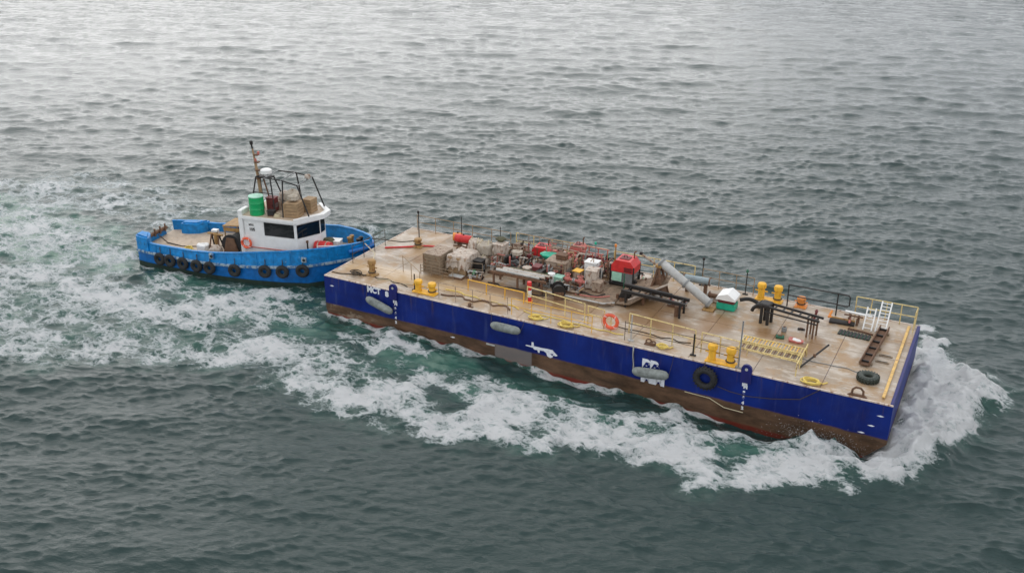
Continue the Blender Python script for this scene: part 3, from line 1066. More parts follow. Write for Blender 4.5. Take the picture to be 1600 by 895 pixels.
def railing(label, pts, h, m, group=None, nposts=None, levels=(1.0, .55), r=.03, name='railing', ends=False, z=DECK):
    """handrail along deck points pts=[(s,t),...]; posts and rails are parts"""
    s0, t0 = pts[0]
    root = thing(name, label, 'railing', s0, t0, z, group=group)
    loc = [(s - s0, t - t0) for s, t in pts]
    P = []
    for (a, b_), n_ in zip(zip(loc[:-1], loc[1:]), nposts or [3] * (len(loc) - 1)):
        for k in range(n_):
            f = k / n_
            P.append((a[0] + (b_[0] - a[0]) * f, a[1] + (b_[1] - a[1]) * f))
    P.append(loc[-1])
    for x, y in P:
        MB().tube([(x, y, 0), (x + rd.uniform(-.02, .02), y, h)], r, 6).build('post', m, root)
    for lv in levels:
        MB().tube([(x, y, h * lv) for x, y in loc], r * .9, 6).build('rail', m, root)
    if ends:
        x, y = loc[-1]
        MB().tube([(x, y, h), (x + .5, y, h), (x + .58, y, h * .93), (x + .58, y, h * .55), (x + .5, y, h * .5), (x, y, h * .5)], r, 6).build('end_loop', m, root)
    return root
g_y = 'faded yellow railings round the barge machinery'
railing('faded yellow railing along the near edge between red post and life ring', [(11.7, 1.9), (15.2, 1.35)], 1.0, M['paleyellow'], g_y, [3])
railing('faded yellow railing to the right of the orange life ring', [(17.6, 1.25), (21.0, .95)], 1.05, M['paleyellow'], g_y, [3])
railing('short yellow gate frame just left of the orange life ring', [(15.4, 1.3), (16.3, 1.2)], .95, M['paleyellow'], g_y, [1])
railing('yellow railing running left of the red and white post', [(8.1, 2.0), (11.5, 1.9)], .62, M['yellow'], g_y, [3], levels=(1.0,))
railing('long faded yellow railing along the far edge behind the engines', [(7.6, 8.45), (13.4, 8.45)], 1.1, M['paleyellow'], g_y, [5])
railing('faded yellow railing along the far edge behind the red compressor', [(13.8, 8.45), (18.5, 8.45)], 1.1, M['paleyellow'], g_y, [4])
railing('yellow railing wrapped round the far bow corner', [(26.9, 8.55), (29.75, 8.6), (29.75, 7.9)], 1.05, M['paleyellow'], g_y, [4, 1], levels=(1.0, .5), r=.03)
railing('black handrail with looped end on the far edge', [(23.6, 8.1), (26.05, 8.1)], 1.2, M['black'], None, [1], levels=(1.0, .52), r=.036, ends=True)
railing('thin dark railing across the left end of the barge', [(.35, 2.2), (.35, 5.4)], 1.0, M['drope'], None, [3], r=.018)
railing('thin weathered railing along the far edge at the left end', [(.6, 8.55), (7.2, 8.5)], 1.0, M['tan'], None, [5], r=.02)
railing('thin weathered railing along the far edge behind the white lidded box', [(18.9, 8.55), (21.7, 8.55)], 1.0, M['tan'], None, [3], r=.02)
railing('thin pale railing along the near edge above the left fenders', [(7.3, .35), (11.4, .35)], .9, M['beige'], None, [4], r=.018)
railing('thin ochre railing just inside the near edge by the yellow rope heaps', [(11.6, .4), (16.0, .4)], .9, M['yellow'], g_y, [4], r=.018)
railing('yellow railing from the right yellow bollards to the tall grey pole', [(21.3, 1.0), (23.1, .9)], 1.0, M['paleyellow'], g_y, [2])
railing('low weathered handrail near the ochre bollard at the left end', [(3.6, 2.5), (5.7, 1.0)], .95, M['tan'], None, [2], levels=(1.0,), r=.018)
railing('slack grey wire rail strung from the life ring posts to the tall grey pole', [(17.7, .45), (21.1, .45), (23.3, .25)], 1.0, M['drope'], None, [1, 1], levels=(.92, .48), r=.016)

rp = thing('marker_post', 'red and white striped marker post at the end of the yellow railing', 'post', 11.64, 2.25)
for k, (c, z0, z1) in enumerate((('red', 0, .28), ('white', .28, .66), ('red', .66, 1.12))):
    MB().lathe([(.115, z0), (.12, z0 + .02), (.12, z1 - .02), (.115, z1)], 14).build('band', M[c], rp, label=('red band', 'white band', 'red band')[k])
MB().lathe([(.2, 0), (.2, .05)], 14).build('foot', M['orange'], rp)

lr = thing('life_ring', 'orange life ring hung upright on the near side railing', 'life ring', 16.75, .95, 2.85)
MB().torus((0, 0, 0), .34, .085, 'y', 32, 10).build('ring', M['ringred'], lr)
for k in range(4):
    a = math.pi / 4 + k * math.pi / 2
    MB().torus((.34 * math.cos(a), 0, .34 * math.sin(a)), .092, .014, 'z' if k % 2 else 'x', 14, 5).build('band', M['white'], lr)
MB().tube([(.46 * math.cos(a), -.05, .46 * math.sin(a) + .02 * math.sin(3 * a)) for a in np.linspace(0, 6.1, 20)], .012, 5).build('grab_line', M['pink'], lr)
MB().tube([(0, .05, -.55), (0, .05, .25)], .03, 6).build('bracket', M['paleyellow'], lr)

# tyre, ring plate, coils
t_ = thing('truck_tyre', 'wet dark tyre lying flat on the deck near the bow corner', 'tyre', 28.65, 1.85, DECK + .15)
tyre('carcass', .32, .15, t_, M['wetrubber'], axis='z')
rg_ = thing('towing_ring', 'rusty ring plate standing on the near deck edge at the bow', 'ring', 28.5, .16)
MB().prism([(-.42, 0), (.42, 0), (.30, .10), (-.30, .10)], -.06, .06, 'xz').build('base', M['rust'], rg_, smooth=False)
MB().tube([(-.24, 0, .06), (-.22, 0, .30), (-.1, 0, .42), (.1, 0, .42), (.22, 0, .30), (.24, 0, .06)], .05, 8).build('loop', M['rust'], rg_)
def coil(label, s, t, r, turns, m, h=.12, z=DECK):
    pts = []
    n = int(turns * 20)
    for i in range(n):
        a = i / 20 * 2 * math.pi
        rr = r * (.55 + .45 * ((i * .37) % 20) / 20) * (1 + .08 * math.sin(a * 1.7))
        pts.append((rr * math.cos(a) * 1.1, rr * math.sin(a) * .8, .03 + h * i / n + .02 * math.sin(a * 2.3)))
    root = thing('rope_coil', label, 'rope', s, t, z)
    MB().tube(pts, .03, 6).build('rope', m, root)
    MB().tube([pts[-1], (r * 1.2, .1, .03), (r * 1.6, .3, .03)], .03, 6).build('rope_tail', m, root)
    return root
coil('round coil of yellow rope on the near edge between bollards and bow', 26.5, .42, .40, 5, M['yrope'])
coil('loose heap of yellow rope on the near edge below the red post', 12.9, .55, .34, 4, M['yrope'], .1)
coil('long heap of yellow rope on the near edge left of the life ring', 14.6, .5, .38, 5, M['yrope'], .1)
coil('small yellow rope coil between the life ring and the right bollards', 19.6, .5, .26, 3, M['yrope'])
coil('dark tangled rope by the left corner bollard', 1.6, .85, .33, 3, M['drope'], .22)

def hose(name, label, pts, r, m, cat='hose', z=DECK):
    o = MB()
    P = [Vector(bw(s, t, z + (h if h else r))) for s, t, h in [(p + (0,))[:3] for p in pts]]
    Q = []
    for i in range(len(P) - 1):      # Catmull-Rom through the points
        p0, p1, p2, p3 = P[max(i - 1, 0)], P[i], P[i + 1], P[min(i + 2, len(P) - 1)]
        for k in range(5):
            u = k / 5
            Q.append(.5 * ((2 * p1) + (-p0 + p2) * u + (2 * p0 - 5 * p1 + 4 * p2 - p3) * u * u + (-p0 + 3 * p1 - 3 * p2 + p3) * u ** 3))
    Q.append(P[-1])
    q = o.tube(Q, r, 7).build(name, m)
    tag(q, label, cat)
    return q
def wander(s0, t0, s1, t1, n, amp, seed):
    q = random.Random(seed)
    return [(s0 + (s1 - s0) * i / n + q.uniform(-amp, amp) * .5, t0 + (t1 - t0) * i / n + q.uniform(-amp, amp)) for i in range(n + 1)]
hose('mooring_rope', 'dark rope lying from the left corner to the ochre bollard', wander(.15, .5, 2.2, 1.1, 4, .12, 1), .025, M['drope'], 'rope')
hose('mooring_rope', 'dark rope lying right of the ochre bollard', wander(2.4, 1.2, 5.0, .9, 5, .16, 2), .025, M['drope'], 'rope')
hose('deck_chain', 'dark chain snaking between the left bollards and the railing', wander(7.2, .95, 11.2, .95, 12, .2, 4), .04, M['rust'], 'chain')
hose('air_hose', 'pale hose lying beside the dark chain on the near edge', wander(7.0, 1.4, 11.6, 1.2, 10, .16, 5), .03, M['yrope'])
hose('air_hose', 'thin yellow hose along the near edge under the railing', wander(11.9, 1.0, 17.5, .85, 12, .12, 6), .026, M['yrope'])
hose('deck_rope', 'dark rope lying behind the life ring', wander(16.9, 1.7, 20.6, 1.5, 8, .12, 7), .024, M['drope'], 'rope')
hose('red_pipe', 'long red pipe lying across the far left corner of the deck', [(.6, 5.0), (1.2, 5.4), (1.9, 5.9), (2.6, 6.4), (3.3, 6.6)], .05, M['red'], 'pipe')
hose('water_hose', 'thin grey hose crossing the open deck near the bow', wander(25.0, 2.6, 29.0, 2.4, 9, .12, 8), .02, M['grey'])
hose('deck_rope', 'pale rope lying along the near edge above the left fender', wander(3.0, .9, 6.0, 1.3, 6, .12, 9), .022, M['rope'], 'rope')
ch = thing('chain_stopper', 'dark chain stopper on the near deck edge between life ring and bollards', 'chain stopper', 18.9, .55)
MB().torus((0, 0, .13), .15, .035, 'y', 16, 6).build('link', M['rust'], ch)
MB().torus((.18, .04, .12), .13, .035, 'z', 16, 6).build('link', M['rust'], ch)
MB().box((.05, 0, .03), (.5, .25, .06)).build('base', M['rust'], ch, smooth=False)
cb = thing('mooring_cleat', 'small rusty cleat on the near deck edge left of midships', 'cleat', 9.3, .14)
MB().lathe([(.10, 0), (.08, .08), (.11, .2), (.06, .25)], 10).build('horn', M['rust'], cb)
MB().box((0, 0, .02), (.35, .16, .04)).build('base', M['rust'], cb, smooth=False)

# ------------------------------------------------------------------ machinery and cargo on the barge
def crate(name, label, cat, s, t, size, m, z=DECK, rz=0, slats=5, lid=None, group=None):
    """box of separate boards on corner posts"""
    L, W, H = size
    root = thing(name, label, cat, s, t, z, rz, group)
    MB().box((0, 0, H / 2), (L - .05, W - .05, H - .04)).build('inner_box', M['ply'], root, smooth=False)
    bh = H / slats
    for k in range(slats):
        zc = (k + .5) * bh
        j = rd.uniform(-.006, .006)
        MB().box((j, -W / 2, zc), (L, .03, bh * .86)).build('board', m, root, smooth=False)
        MB().box((-L / 2, j, zc), (.03, W - .04, bh * .86)).build('board', m, root, smooth=False)
        MB().box((L / 2, j, zc), (.03, W - .04, bh * .86)).build('board', m, root, smooth=False)
    for sx in (-1, 1):
        MB().box((sx * (L / 2 + .005), -W / 2 - .012, H / 2), (.07, .05, H + .01)).build('corner_post', m, root, smooth=False)
    MB().box((0, 0, H + .015), (L + .03, W + .03, .05), bev=.01).build('lid', lid or m, root, smooth=False)
    return root

def blob(mb, c, rad, seed, squash=.8, n=12):
    """soft lumpy sack form"""
    q = np.random.RandomState(seed)
    ph = q.uniform(0, 6.28, 8)
    vs, fs = [], []
    for i in range(n + 1):
        th = math.pi * i / n
        for j in range(n * 2):
            a = math.pi * j / n
            d = Vector((math.sin(th) * math.cos(a), math.sin(th) * math.sin(a), math.cos(th)))
            k = 1 + .10 * math.sin(3 * a + ph[0]) * math.sin(th) + .08 * math.sin(5 * th + ph[1]) + .06 * math.sin(7 * a + ph[2] + 3 * th)
            e = .65
            p = [math.copysign(abs(x) ** e, x) for x in d]
            vs.append((c[0] + p[0] * rad[0] * k, c[1] + p[1] * rad[1] * k, c[2] + max(-.98, p[2] * k) * rad[2]))
    for i in range(n):
        for j in range(n * 2):
            j2 = (j + 1) % (n * 2)
            fs.append((i * n * 2 + j, (i + 1) * n * 2 + j, (i + 1) * n * 2 + j2, i * n * 2 + j2))
    return mb.add(vs, fs)

def sack(name, label, s, t, z, rad, m, seed, group=None, straps=True, cat='bag', tug=False):
    root = thing(name, label, cat, s, t, z, random.Random(seed).uniform(-.3, .3), group, tug=tug)
    blob(MB(), (0, 0, rad[2]), rad, seed).build('bag_body', m, root)
    if straps:
        for sx in (-1, 1):
            MB().tube([(sx * rad[0] * .7, -rad[1] * .6, rad[2] * 1.7), (sx * rad[0] * .5, 0, rad[2] * 2.35), (sx * rad[0] * .7, rad[1] * .6, rad[2] * 1.7)], .025, 6).build('lifting_loop', M['rope'], root)
    return root

def trestle(label, s, t, L, W, H, m, rz=0, name='trestle', z=DECK, legs=2, thick=.09, cat='trestle', slope=0.0):
    root = thing(name, label, cat, s, t, z, rz)
    for sy in (-1, 1):
        MB().box((0, sy * W / 2, H), (L, thick, thick * 1.3), rot=(0, slope, 0)).build('beam', m, root, smooth=False)
    n = max(2, int(L / .5))
    for k in range(n):
        x = -L / 2 + (k + .5) * L / n
        MB().box((x, 0, H - x * math.sin(slope)), (.05, W, .05)).build('cross_bar', m, root, smooth=False)
    for k in range(legs):
        x = -L / 2 + .25 + (L - .5) * k / max(1, legs - 1)
        for sy in (-1, 1):
            MB().box((x, sy * (W / 2 - .0), (H - x * math.sin(slope)) / 2 - .05), (.10, .08, H - x * math.sin(slope) - .1)).build('leg', m, root, smooth=False)
    return root

crate('board_crate', 'big weathered brown board crate at the left end of the deck cargo', 'crate', 5.15, 3.75, (1.05, 1.4, 1.1), M['ply'], slats=6, lid=M['beige'])
# crate wrapped in a pale sheet
t_ = thing('wrapped_crate', 'crate under a pale sheet just right of the brown board crate', 'crate', 6.45, 4.3)
MB().box((0, 0, .5), (1.15, 1.5, 1.0), bev=.03).build('crate_box', M['tan'], t_, smooth=False)
def sheet(L, W, z0, drop, seed, nx=16, ny=12):
    q = np.random.RandomState(seed)
    a = q.uniform(0, 6.28, 6)
    vs, fs = [], []
    for i in range(nx + 1):
        for j in range(ny + 1):
            u, v = (i / nx * 2 - 1) * 1.35, (j / ny * 2 - 1) * 1.35
            du, dv = max(0, abs(u) - 1), max(0, abs(v) - 1)
            x = max(-1, min(1, u)) * (L / 2 + .03 + .04 * math.sin(6 * v + a[0]))
            y = max(-1, min(1, v)) * (W / 2 + .03 + .04 * math.sin(7 * u + a[1]))
            zz = z0 + .03 * math.sin(5 * u + a[2]) * math.sin(4 * v + a[3]) - max(du, dv) / .35 * drop * (.85 + .15 * math.sin(9 * (u + v) + a[4]))
            vs.append((x + math.copysign(du * .15, u), y + math.copysign(dv * .15, v), zz))
    for i in range(nx):
        for j in range(ny):
            k = i * (ny + 1) + j
            fs.append((k, k + ny + 1, k + ny + 2, k + 1))
    return MB().add(vs, fs)
sheet(1.15, 1.5, 1.06, .78, 4).build('cover_sheet', M['dirtywhite'], t_)
cage = thing('wire_cage', 'low wire cage of weathered rails in front of the brown board crate', 'cage', 5.6, 2.75)
for x in (-1.0, -.3, .4, 1.1):
    MB().tube([(x, 0, 0), (x, 0, .55)], .022, 6).build('post', M['ply'], cage)
for z in (.18, .36, .55):
    MB().tube([(-1.0, 0, z), (1.1, 0, z)], .018, 6).build('rail', M['ply'], cage)
t_ = thing('hatch_cover', 'flat dark hatch cover with pale rim lying by the wrapped crate', 'hatch cover', 6.65, 3.2)
MB().box((0, 0, .05), (.9, .45, .1), bev=.02).build('coaming', M['rust'], t_, smooth=False)
MB().box((0, 0, .115), (.82, .38, .03), bev=.01).build('cover', M['palegrey'], t_, smooth=False)

def drum(name, label, cat, s, t, z, r, L, m, flat=False, rz=0, lid=None, tug=False, group=None):
    root = thing(name, label, cat, s, t, z, rz, tug=tug, group=group)
    prof = [(r * .96, 0), (r, .02), (r, L * .3), (r * 1.035, L * .33), (r, L * .36), (r, L * .64), (r * 1.035, L * .67), (r, L * .70), (r, L - .02), (r * .96, L)]
    if flat:
        MB().lathe([(a, b - L / 2) for a, b in prof], 20, (0, 0, r + .12), 'x').build('shell', m, root)
        for x in (-L * .3, L * .3):
            MB().box((x, 0, .09), (.08, r * 1.7, .18)).build('saddle', M['rust'], root, smooth=False)
        MB().lathe([(.05, 0), (.05, .08)], 8, (0, 0, 2 * r + .11)).build('filler_cap', M['black'], root)
    else:
        MB().lathe(prof, 20).build('shell', m, root)
        MB().lathe([(r * 1.02, 0), (r * 1.02, .05), (r * .9, .06)], 20, (0, 0, L)).build('lid', lid or m, root)
    return root
drum('fuel_drum', 'red drum lying on its side above the wrapped crate', 'drum', 4.85, 7.0, 2.65, .24, 1.0, M['red'], flat=True, rz=.1)
st = trestle('rusty low stand under the red drum', 4.85, 7.0, 1.1, .5, .30, M['rust'], rz=.1, name='drum_stand', thick=.06, cat='stand')
drum('fuel_drum', 'orange and brown drum on the far side left of the red drum', 'drum', 3.9, 7.9, DECK, .25, .55, M['orange'], flat=True, rz=.4)

# white bulk bags
gb = 'white bulk bags stacked on deck'
bags = [(6.35, 5.2, 0, 'bottom bag nearest the wrapped crate in the white bulk bag pile'), (7.10, 5.1, 0, 'bottom bag beside the black box in the white bulk bag pile'),
        (6.45, 6.05, 0, 'bottom bag at the back left of the white bulk bag pile'), (7.25, 6.0, 0, 'bottom bag at the back right of the white bulk bag pile'),
        (6.5, 5.55, .72, 'upper left bag on top of the white bulk bag pile'), (7.2, 5.5, .72, 'upper right bag on top of the white bulk bag pile')]
for k, (s, t, z, lb) in enumerate(bags):
    sack('bulk_bag', lb, s, t, DECK + z, (.40, .42, .36), M['skin'] if k % 3 == 2 else M['dirtywhite'], 30 + k, gb)
sack('canvas_bag', 'dark olive bag on top of the white cabinet', 7.85, 6.1, DECK + 1.4, (.25, .22, .12), M['olive'], 51, straps=False)

def cabinet(name, label, cat, s, t, size, m, z=DECK, rz=0, door=True, tug=False, roof=None, group=None):
    L, W, H = size
    root = thing(name, label, cat, s, t, z, rz, group, tug=tug)
    MB().box((0, 0, H / 2 + .03), (L, W, H - .06), bev=.025).build('housing', m, root, smooth=False)
    MB().box((0, 0, .03), (L * .94, W * .94, .06)).build('plinth', M['rust'], root, smooth=False)
    MB().box((0, 0, H + .02), (L + .06, W + .06, .05), bev=.015).build('roof', roof or m, root, smooth=False)
    if door:
        d = MB().box((0, -W / 2 - .012, H * .5), (L * .78, .024, H * .74), bev=.008).build('door', m, root, smooth=False)
        MB().box((L * .28, -W / 2 - .04, H * .52), (.03, .03, .12)).build('handle', M['black'], d, smooth=False)
        for k in range(4):
            MB().box((L / 2 + .008, 0, H * .35 + k * .07), (.016, W * .6, .03)).build('louvre', M['grey'], root, smooth=False)
    return root
cabinet('white_cabinet', 'tall off white cabinet right of the bulk bag pile', 'cabinet', 8.0, 5.85, (.62, .7, 1.36), M['dirtywhite'])
cabinet('battery_box', 'black box standing on deck in front of the bulk bag pile', 'box', 7.45, 4.35, (.5, .5, .78), M['black'])
cabinet('battery_box', 'low pale box at the foot of the left bulk bags', 'box', 6.75, 4.45, (.5, .35, .42), M['dirtywhite'], door=False)

trestle('long dark pipe rack on legs left of the red and white post', 10.35, 3.75, 3.4, .75, .72, M['rust'], legs=3)
for k, (tt, ln_, mm) in enumerate(((3.48, 2.6, 'palegrey'), (3.63, 2.9, 'dirtywhite'), (3.78, 2.5, 'palegrey'), (3.93, 2.8, 'dirtywhite'), (4.08, 2.3, 'olive'))):
    o = MB().lathe([(.06, -ln_ / 2), (.065, -ln_ / 2 + .01), (.065, ln_ / 2 - .01), (.06, ln_ / 2)], 12, axis='x').build('steel_pipe', M[mm])
    o.location = bw(10.3 + .1 * k, tt, DECK + .72 + .12)
    o.rotation_euler = (0, 0, BYAW)
    tag(o, ['nearest pale pipe on the dark pipe rack', 'second pipe from the front on the dark pipe rack', 'middle pipe on the dark pipe rack',
            'fourth pipe from the front on the dark pipe rack', 'dark olive pipe at the back of the pipe rack'][k], 'pipe', 'pipes lying on the dark rack')

def reel(label, s, t, r, w, m, z=DECK, rz=0, tug=False, hub=None, wound=None):
    root = thing('hose_reel', label, 'reel', s, t, z, rz, tug=tug)
    for sx in (-1, 1):
        MB().lathe([(r, -.025), (r, .025)], 24, (0, sx * w / 2, r + .08), 'y').build('flange', m, root)
        MB().box((0, sx * (w / 2 + .06), (r + .08) / 2), (.5, .06, r + .08)).build('side_frame', M['rust'], root, smooth=False)
    MB().lathe([(r * .55, -w / 2), (r * .72, -w / 4), (r * .76, 0), (r * .7, w / 4), (r * .55, w / 2)], 20, (0, 0, r + .08), 'y').build('wound_hose', wound or M['rubber'], root)
    return root
reel('black hose reel at the right end of the dark pipe rack', 12.75, 3.45, .36, .6, M['black'], rz=.5)
for k, (s, t) in enumerate(((12.2, 4.25), (12.9, 4.1))):
    r_ = thing('rubber_hose', ['black hose heap behind the pipe rack end', 'black hose heap right of the hose reel'][k], 'hose', s, t)
    for q in range(3):
        MB().torus((0, .02 * q, .08 + .1 * q), .30 - .03 * q, .07, 'z', 20, 7).build('turn', M['rubber'], r_)

def engine(label, s, t, size, m, mtop, z=DECK, rz=0, name='diesel_engine', cat='engine', seed=1):
    """open engine set: skid, block, head, radiator, exhaust, pulleys, pipes"""
    L, W, H = size
    root = thing(name, label, cat, s, t, z, rz)
    q = random.Random(seed)
    for sy in (-1, 1):
        MB().box((0, sy * W * .42, .07), (L * 1.1, .09, .14)).build('skid', M['rust'], root, smooth=False)
    MB().box((L * .02, 0, H * .38), (L * .62, W * .55, H * .45), bev=.04).build('block', m, root, smooth=False)
    MB().box((L * .02, 0, H * .68), (L * .55, W * .38, H * .16), bev=.03).build('head', mtop, root, smooth=False)
    MB().box((-L * .42, 0, H * .45), (.10, W * .8, H * .72), bev=.02).build('radiator', M['black'], root, smooth=False)
    MB().lathe([(H * .22, -.09), (H * .26, -.04), (H * .26, .05), (H * .2, .09)], 18, (L * .42, 0, H * .38), 'x').build('flywheel', M['rust'], root)
    MB().tube([(L * .1, W * .2, H * .7), (L * .1, W * .32, H * .85), (L * .12, W * .34, H * 1.25)], .045, 8).build('exhaust', M['rust'], root)
    for k in range(5):
        x0_, x1_ = q.uniform(-L * .4, 0), q.uniform(0, L * .45)
        y, z0_ = -W * q.uniform(.28, .42), H * q.uniform(.2, .8)
        MB().tube([(x0_, y, z0_), ((x0_ + x1_) / 2, y - .05, z0_ + q.uniform(-.1, .2)), (x1_, y, z0_ + q.uniform(-.2, .15))], .025, 6).build('pipe', q.choice([M['black'], M['palegrey'], M['maroon'], M['grey']]), root)
    for k in range(4):
        MB().lathe([(.05, 0), (.06, .03), (.06, .12), (.03, .14)], 10, (-L * .22 + k * L * .15, 0, H * .76)).build('injector', q.choice([M['palegrey'], M['pink']]), root)
    return root
engine('dark open engine on a skid behind the pipe rack', 9.2, 5.7, (1.5, .9, 1.0), M['grey'], M['black'], seed=3)
engine('grey engine with pale head in front of the green canvas', 10.7, 5.2, (1.3, .8, .9), M['olive'], M['palegrey'], seed=8)

def canopy_set(label, s, t, size, m, z=DECK, rz=0, panel=None, name='generator', cat='generator', frame=None, slope=.18):
    """canopied machine: frame, sloping hood, side panels with louvres, lifting eye"""
    L, W, H = size
    root = thing(name, label, cat, s, t, z, rz)
    fr = frame or M['black']
    for sx in (-1, 1):
        for sy in (-1, 1):
            MB().box((sx * (L / 2 - .03), sy * (W / 2 - .03), H * .4), (.07, .07, H * .8)).build('leg', fr, root, smooth=False)
    MB().box((0, 0, .09), (L * 1.06, W * 1.02, .12), bev=.02).build('skid', fr, root, smooth=False)
    MB().box((0, 0, H * .34), (L * .86, W * .82, H * .45), bev=.03).build('engine_block', M['grey'], root, smooth=False)
    MB().prism([(-L / 2, H * .55), (L / 2, H * .55), (L / 2, H * (.98 - slope)), (L * .32, H), (-L * .28, H), (-L / 2, H * (.92 - slope))], -W / 2, W / 2, 'xz').build('hood', m, root, smooth=False)
    MB().box((-L * .2, -W / 2 - .015, H * .36), (L * .42, .03, H * .34), bev=.01).build('side_panel', panel or M['palegrey'], root, smooth=False)
    for k in range(5):
        MB().box((L * .25, -W / 2 - .012, H * .60 + k * .055), (L * .34, .02, .025)).build('louvre', M['black'], root, smooth=False)
    MB().box((0, 0, H * 1.005), (L * .4, W * .5, .05), bev=.01).build('roof_hatch', M['maroon'], root, smooth=False)
    MB().tube([(L * .3, W * .2, H), (L * .3, W * .2, H * 1.22), (L * .38, W * .2, H * 1.28)], .04, 8).build('exhaust', M['rust'], root)
    MB().tube([(-.1, 0, H), (-.08, 0, H * 1.1), (.08, 0, H * 1.1), (.1, 0, H)], .02, 6).build('lifting_eye', M['black'], root)
    return root
canopy_set('low machine with a red sloping hood behind the engines', 9.9, 7.2, (1.1, .8, 1.15), M['red'], frame=M['palegrey'], rz=.1)
canopy_set('bright red compressor with black frame near the middle of the barge', 15.3, 6.35, (1.35, 1.0, 1.45), M['red'], z=DECK + .25, panel=M['palegreen'], name='compressor', cat='compressor')
canopy_set('beige machine with faded red roof at the back of the cargo', 12.0, 7.5, (.8, .7, 1.5), M['pink'], frame=M['beige'], panel=M['beige'], slope=.08)

# equipment platform
pf = thing('steel_platform', 'low brown steel platform under the machines in the middle', 'platform', 13.3, 5.0)
rm = mat('muddy_steel', (0.26, 0.185, 0.125), .7, var=.3, rust=.4, rust_rgb=(0.13, 0.085, 0.05), scale=2)
MB().prism([(-2.3, -1.55), (2.0, -1.55), (2.45, -1.2), (2.45, 1.6), (-2.3, 1.6)], .02, .2, 'xy').build('base_frame', rm, pf, smooth=False)
for i in range(5):
    MB().box((-2.3 + .47 + i * .94, 0, .215), (.925, 3.05, .03), bev=.006).build('plate', rm, pf, smooth=False)
MB().tube([(-2.3, -1.58, .2), (2.0, -1.58, .2), (2.48, -1.2, .2)], .045, 7).build('edge_pipe', M['palegrey'], pf)

PZ = DECK + .235
cabinet('tool_container', 'beige steel container in front of the faded red roofed machine', 'container', 11.75, 5.6, (1.15, 1.0, .95), M['beige'], DECK + .235)
cabinet('control_box', 'dark brown narrow box at the left side of the beige container', 'box', 10.85, 4.75, (.4, .5, .95), M['maroon'])
cabinet('control_box', 'black narrow box beside the dark brown box', 'box', 11.2, 4.35, (.3, .4, .85), M['black'], door=False)
cabinet('control_box', 'tall pale box at the right of the red valves', 'box', 14.0, 4.95, (.6, .6, 1.05), M['dirtywhite'], PZ, rz=.1)
cabinet('control_box', 'pale box with a cap standing between the two red valves', 'box', 13.15, 5.0, (.42, .42, .8), M['beige'], PZ, rz=-.1, roof=M['yellow'])
cabinet('control_box', 'small pale green and white box left of the red valves', 'box', 12.3, 4.45, (.45, .4, .5), M['palegreen'], PZ, door=False)
cabinet('control_box', 'white box behind the tall pale box', 'box', 13.5, 6.1, (.7, .6, 1.0), M['white'], PZ)
cabinet('control_box', 'pale crate low beside the red compressor', 'box', 14.45, 4.7, (.5, .5, .55), M['beige'], PZ, door=False)

def valve(label, s, t, h, m, z, seed=1):
    root = thing('valve', label, 'valve', s, t, z, group='red valves on the brown platform')
    MB().lathe([(.14, 0), (.14, .05), (.07, .06), (.07, h * .4), (.16, h * .45), (.19, h * .6), (.15, h * .72), (.06, h * .76), (.05, h * .9)], 14).build('body', m, root)
    MB().torus((0, 0, h * .92), .15, .022, 'z', 18, 6).build('handwheel', M['pink'], root)
    MB().tube([(-.35, 0, h * .55), (.35, 0, h * .55)], .075, 10).build('pipe', m, root)
    for sx in (-1, 1):
        MB().lathe([(.12, -.02), (.12, .02)], 12, (sx * .33, 0, h * .55), 'x').build('flange', M['palegrey'], root)
    return root
valve('red valve left of the pale box with yellow cap', 12.75, 4.55, .75, M['pink'], PZ)
valve('red valve right of the pale box with yellow cap', 13.5, 4.55, .75, M['pink'], PZ)
valve('dark red valve at the back left corner of the brown platform', 11.4, 6.4, 1.1, M['maroon'], PZ)

sack('canvas_bundle', 'dark green canvas bundle between the red hood and the container', 10.9, 6.2, DECK + .9, (.5, .35, .16), M['teal'], 61, straps=False, cat='canvas')
trestle('pale stand carrying the green canvas bundle', 10.9, 6.2, 1.1, .7, .82, M['beige'], name='stand', thick=.07, cat='stand')
drum('water_drum', 'white drum standing behind the middle of the pipe rack', 'drum', 10.3, 4.6, DECK, .26, .78, M['dirtywhite'])
drum('water_drum', 'pale drum standing left of the dark brown box', 'drum', 11.9, 4.35, PZ, .2, .6, M['white'])
sack('canvas_bag', 'pale sack on the dark engine', 9.1, 5.7, DECK + .95, (.3, .25, .12), M['skin'], 62, straps=False)
sack('bulk_bag', 'dirty white bag on deck between the engines', 9.9, 6.2, DECK, (.35, .3, .3), M['dirtywhite'], 63)
sack('canvas_bag', 'folded olive canvas behind the white cabinet', 8.6, 6.9, DECK, (.6, .4, .35), M['olive'], 64, straps=False)
sack('canvas_bag', 'beige canvas bundle left of the red hooded machine', 8.3, 7.5, DECK, (.5, .4, .42), M['beige'], 65, straps=False)

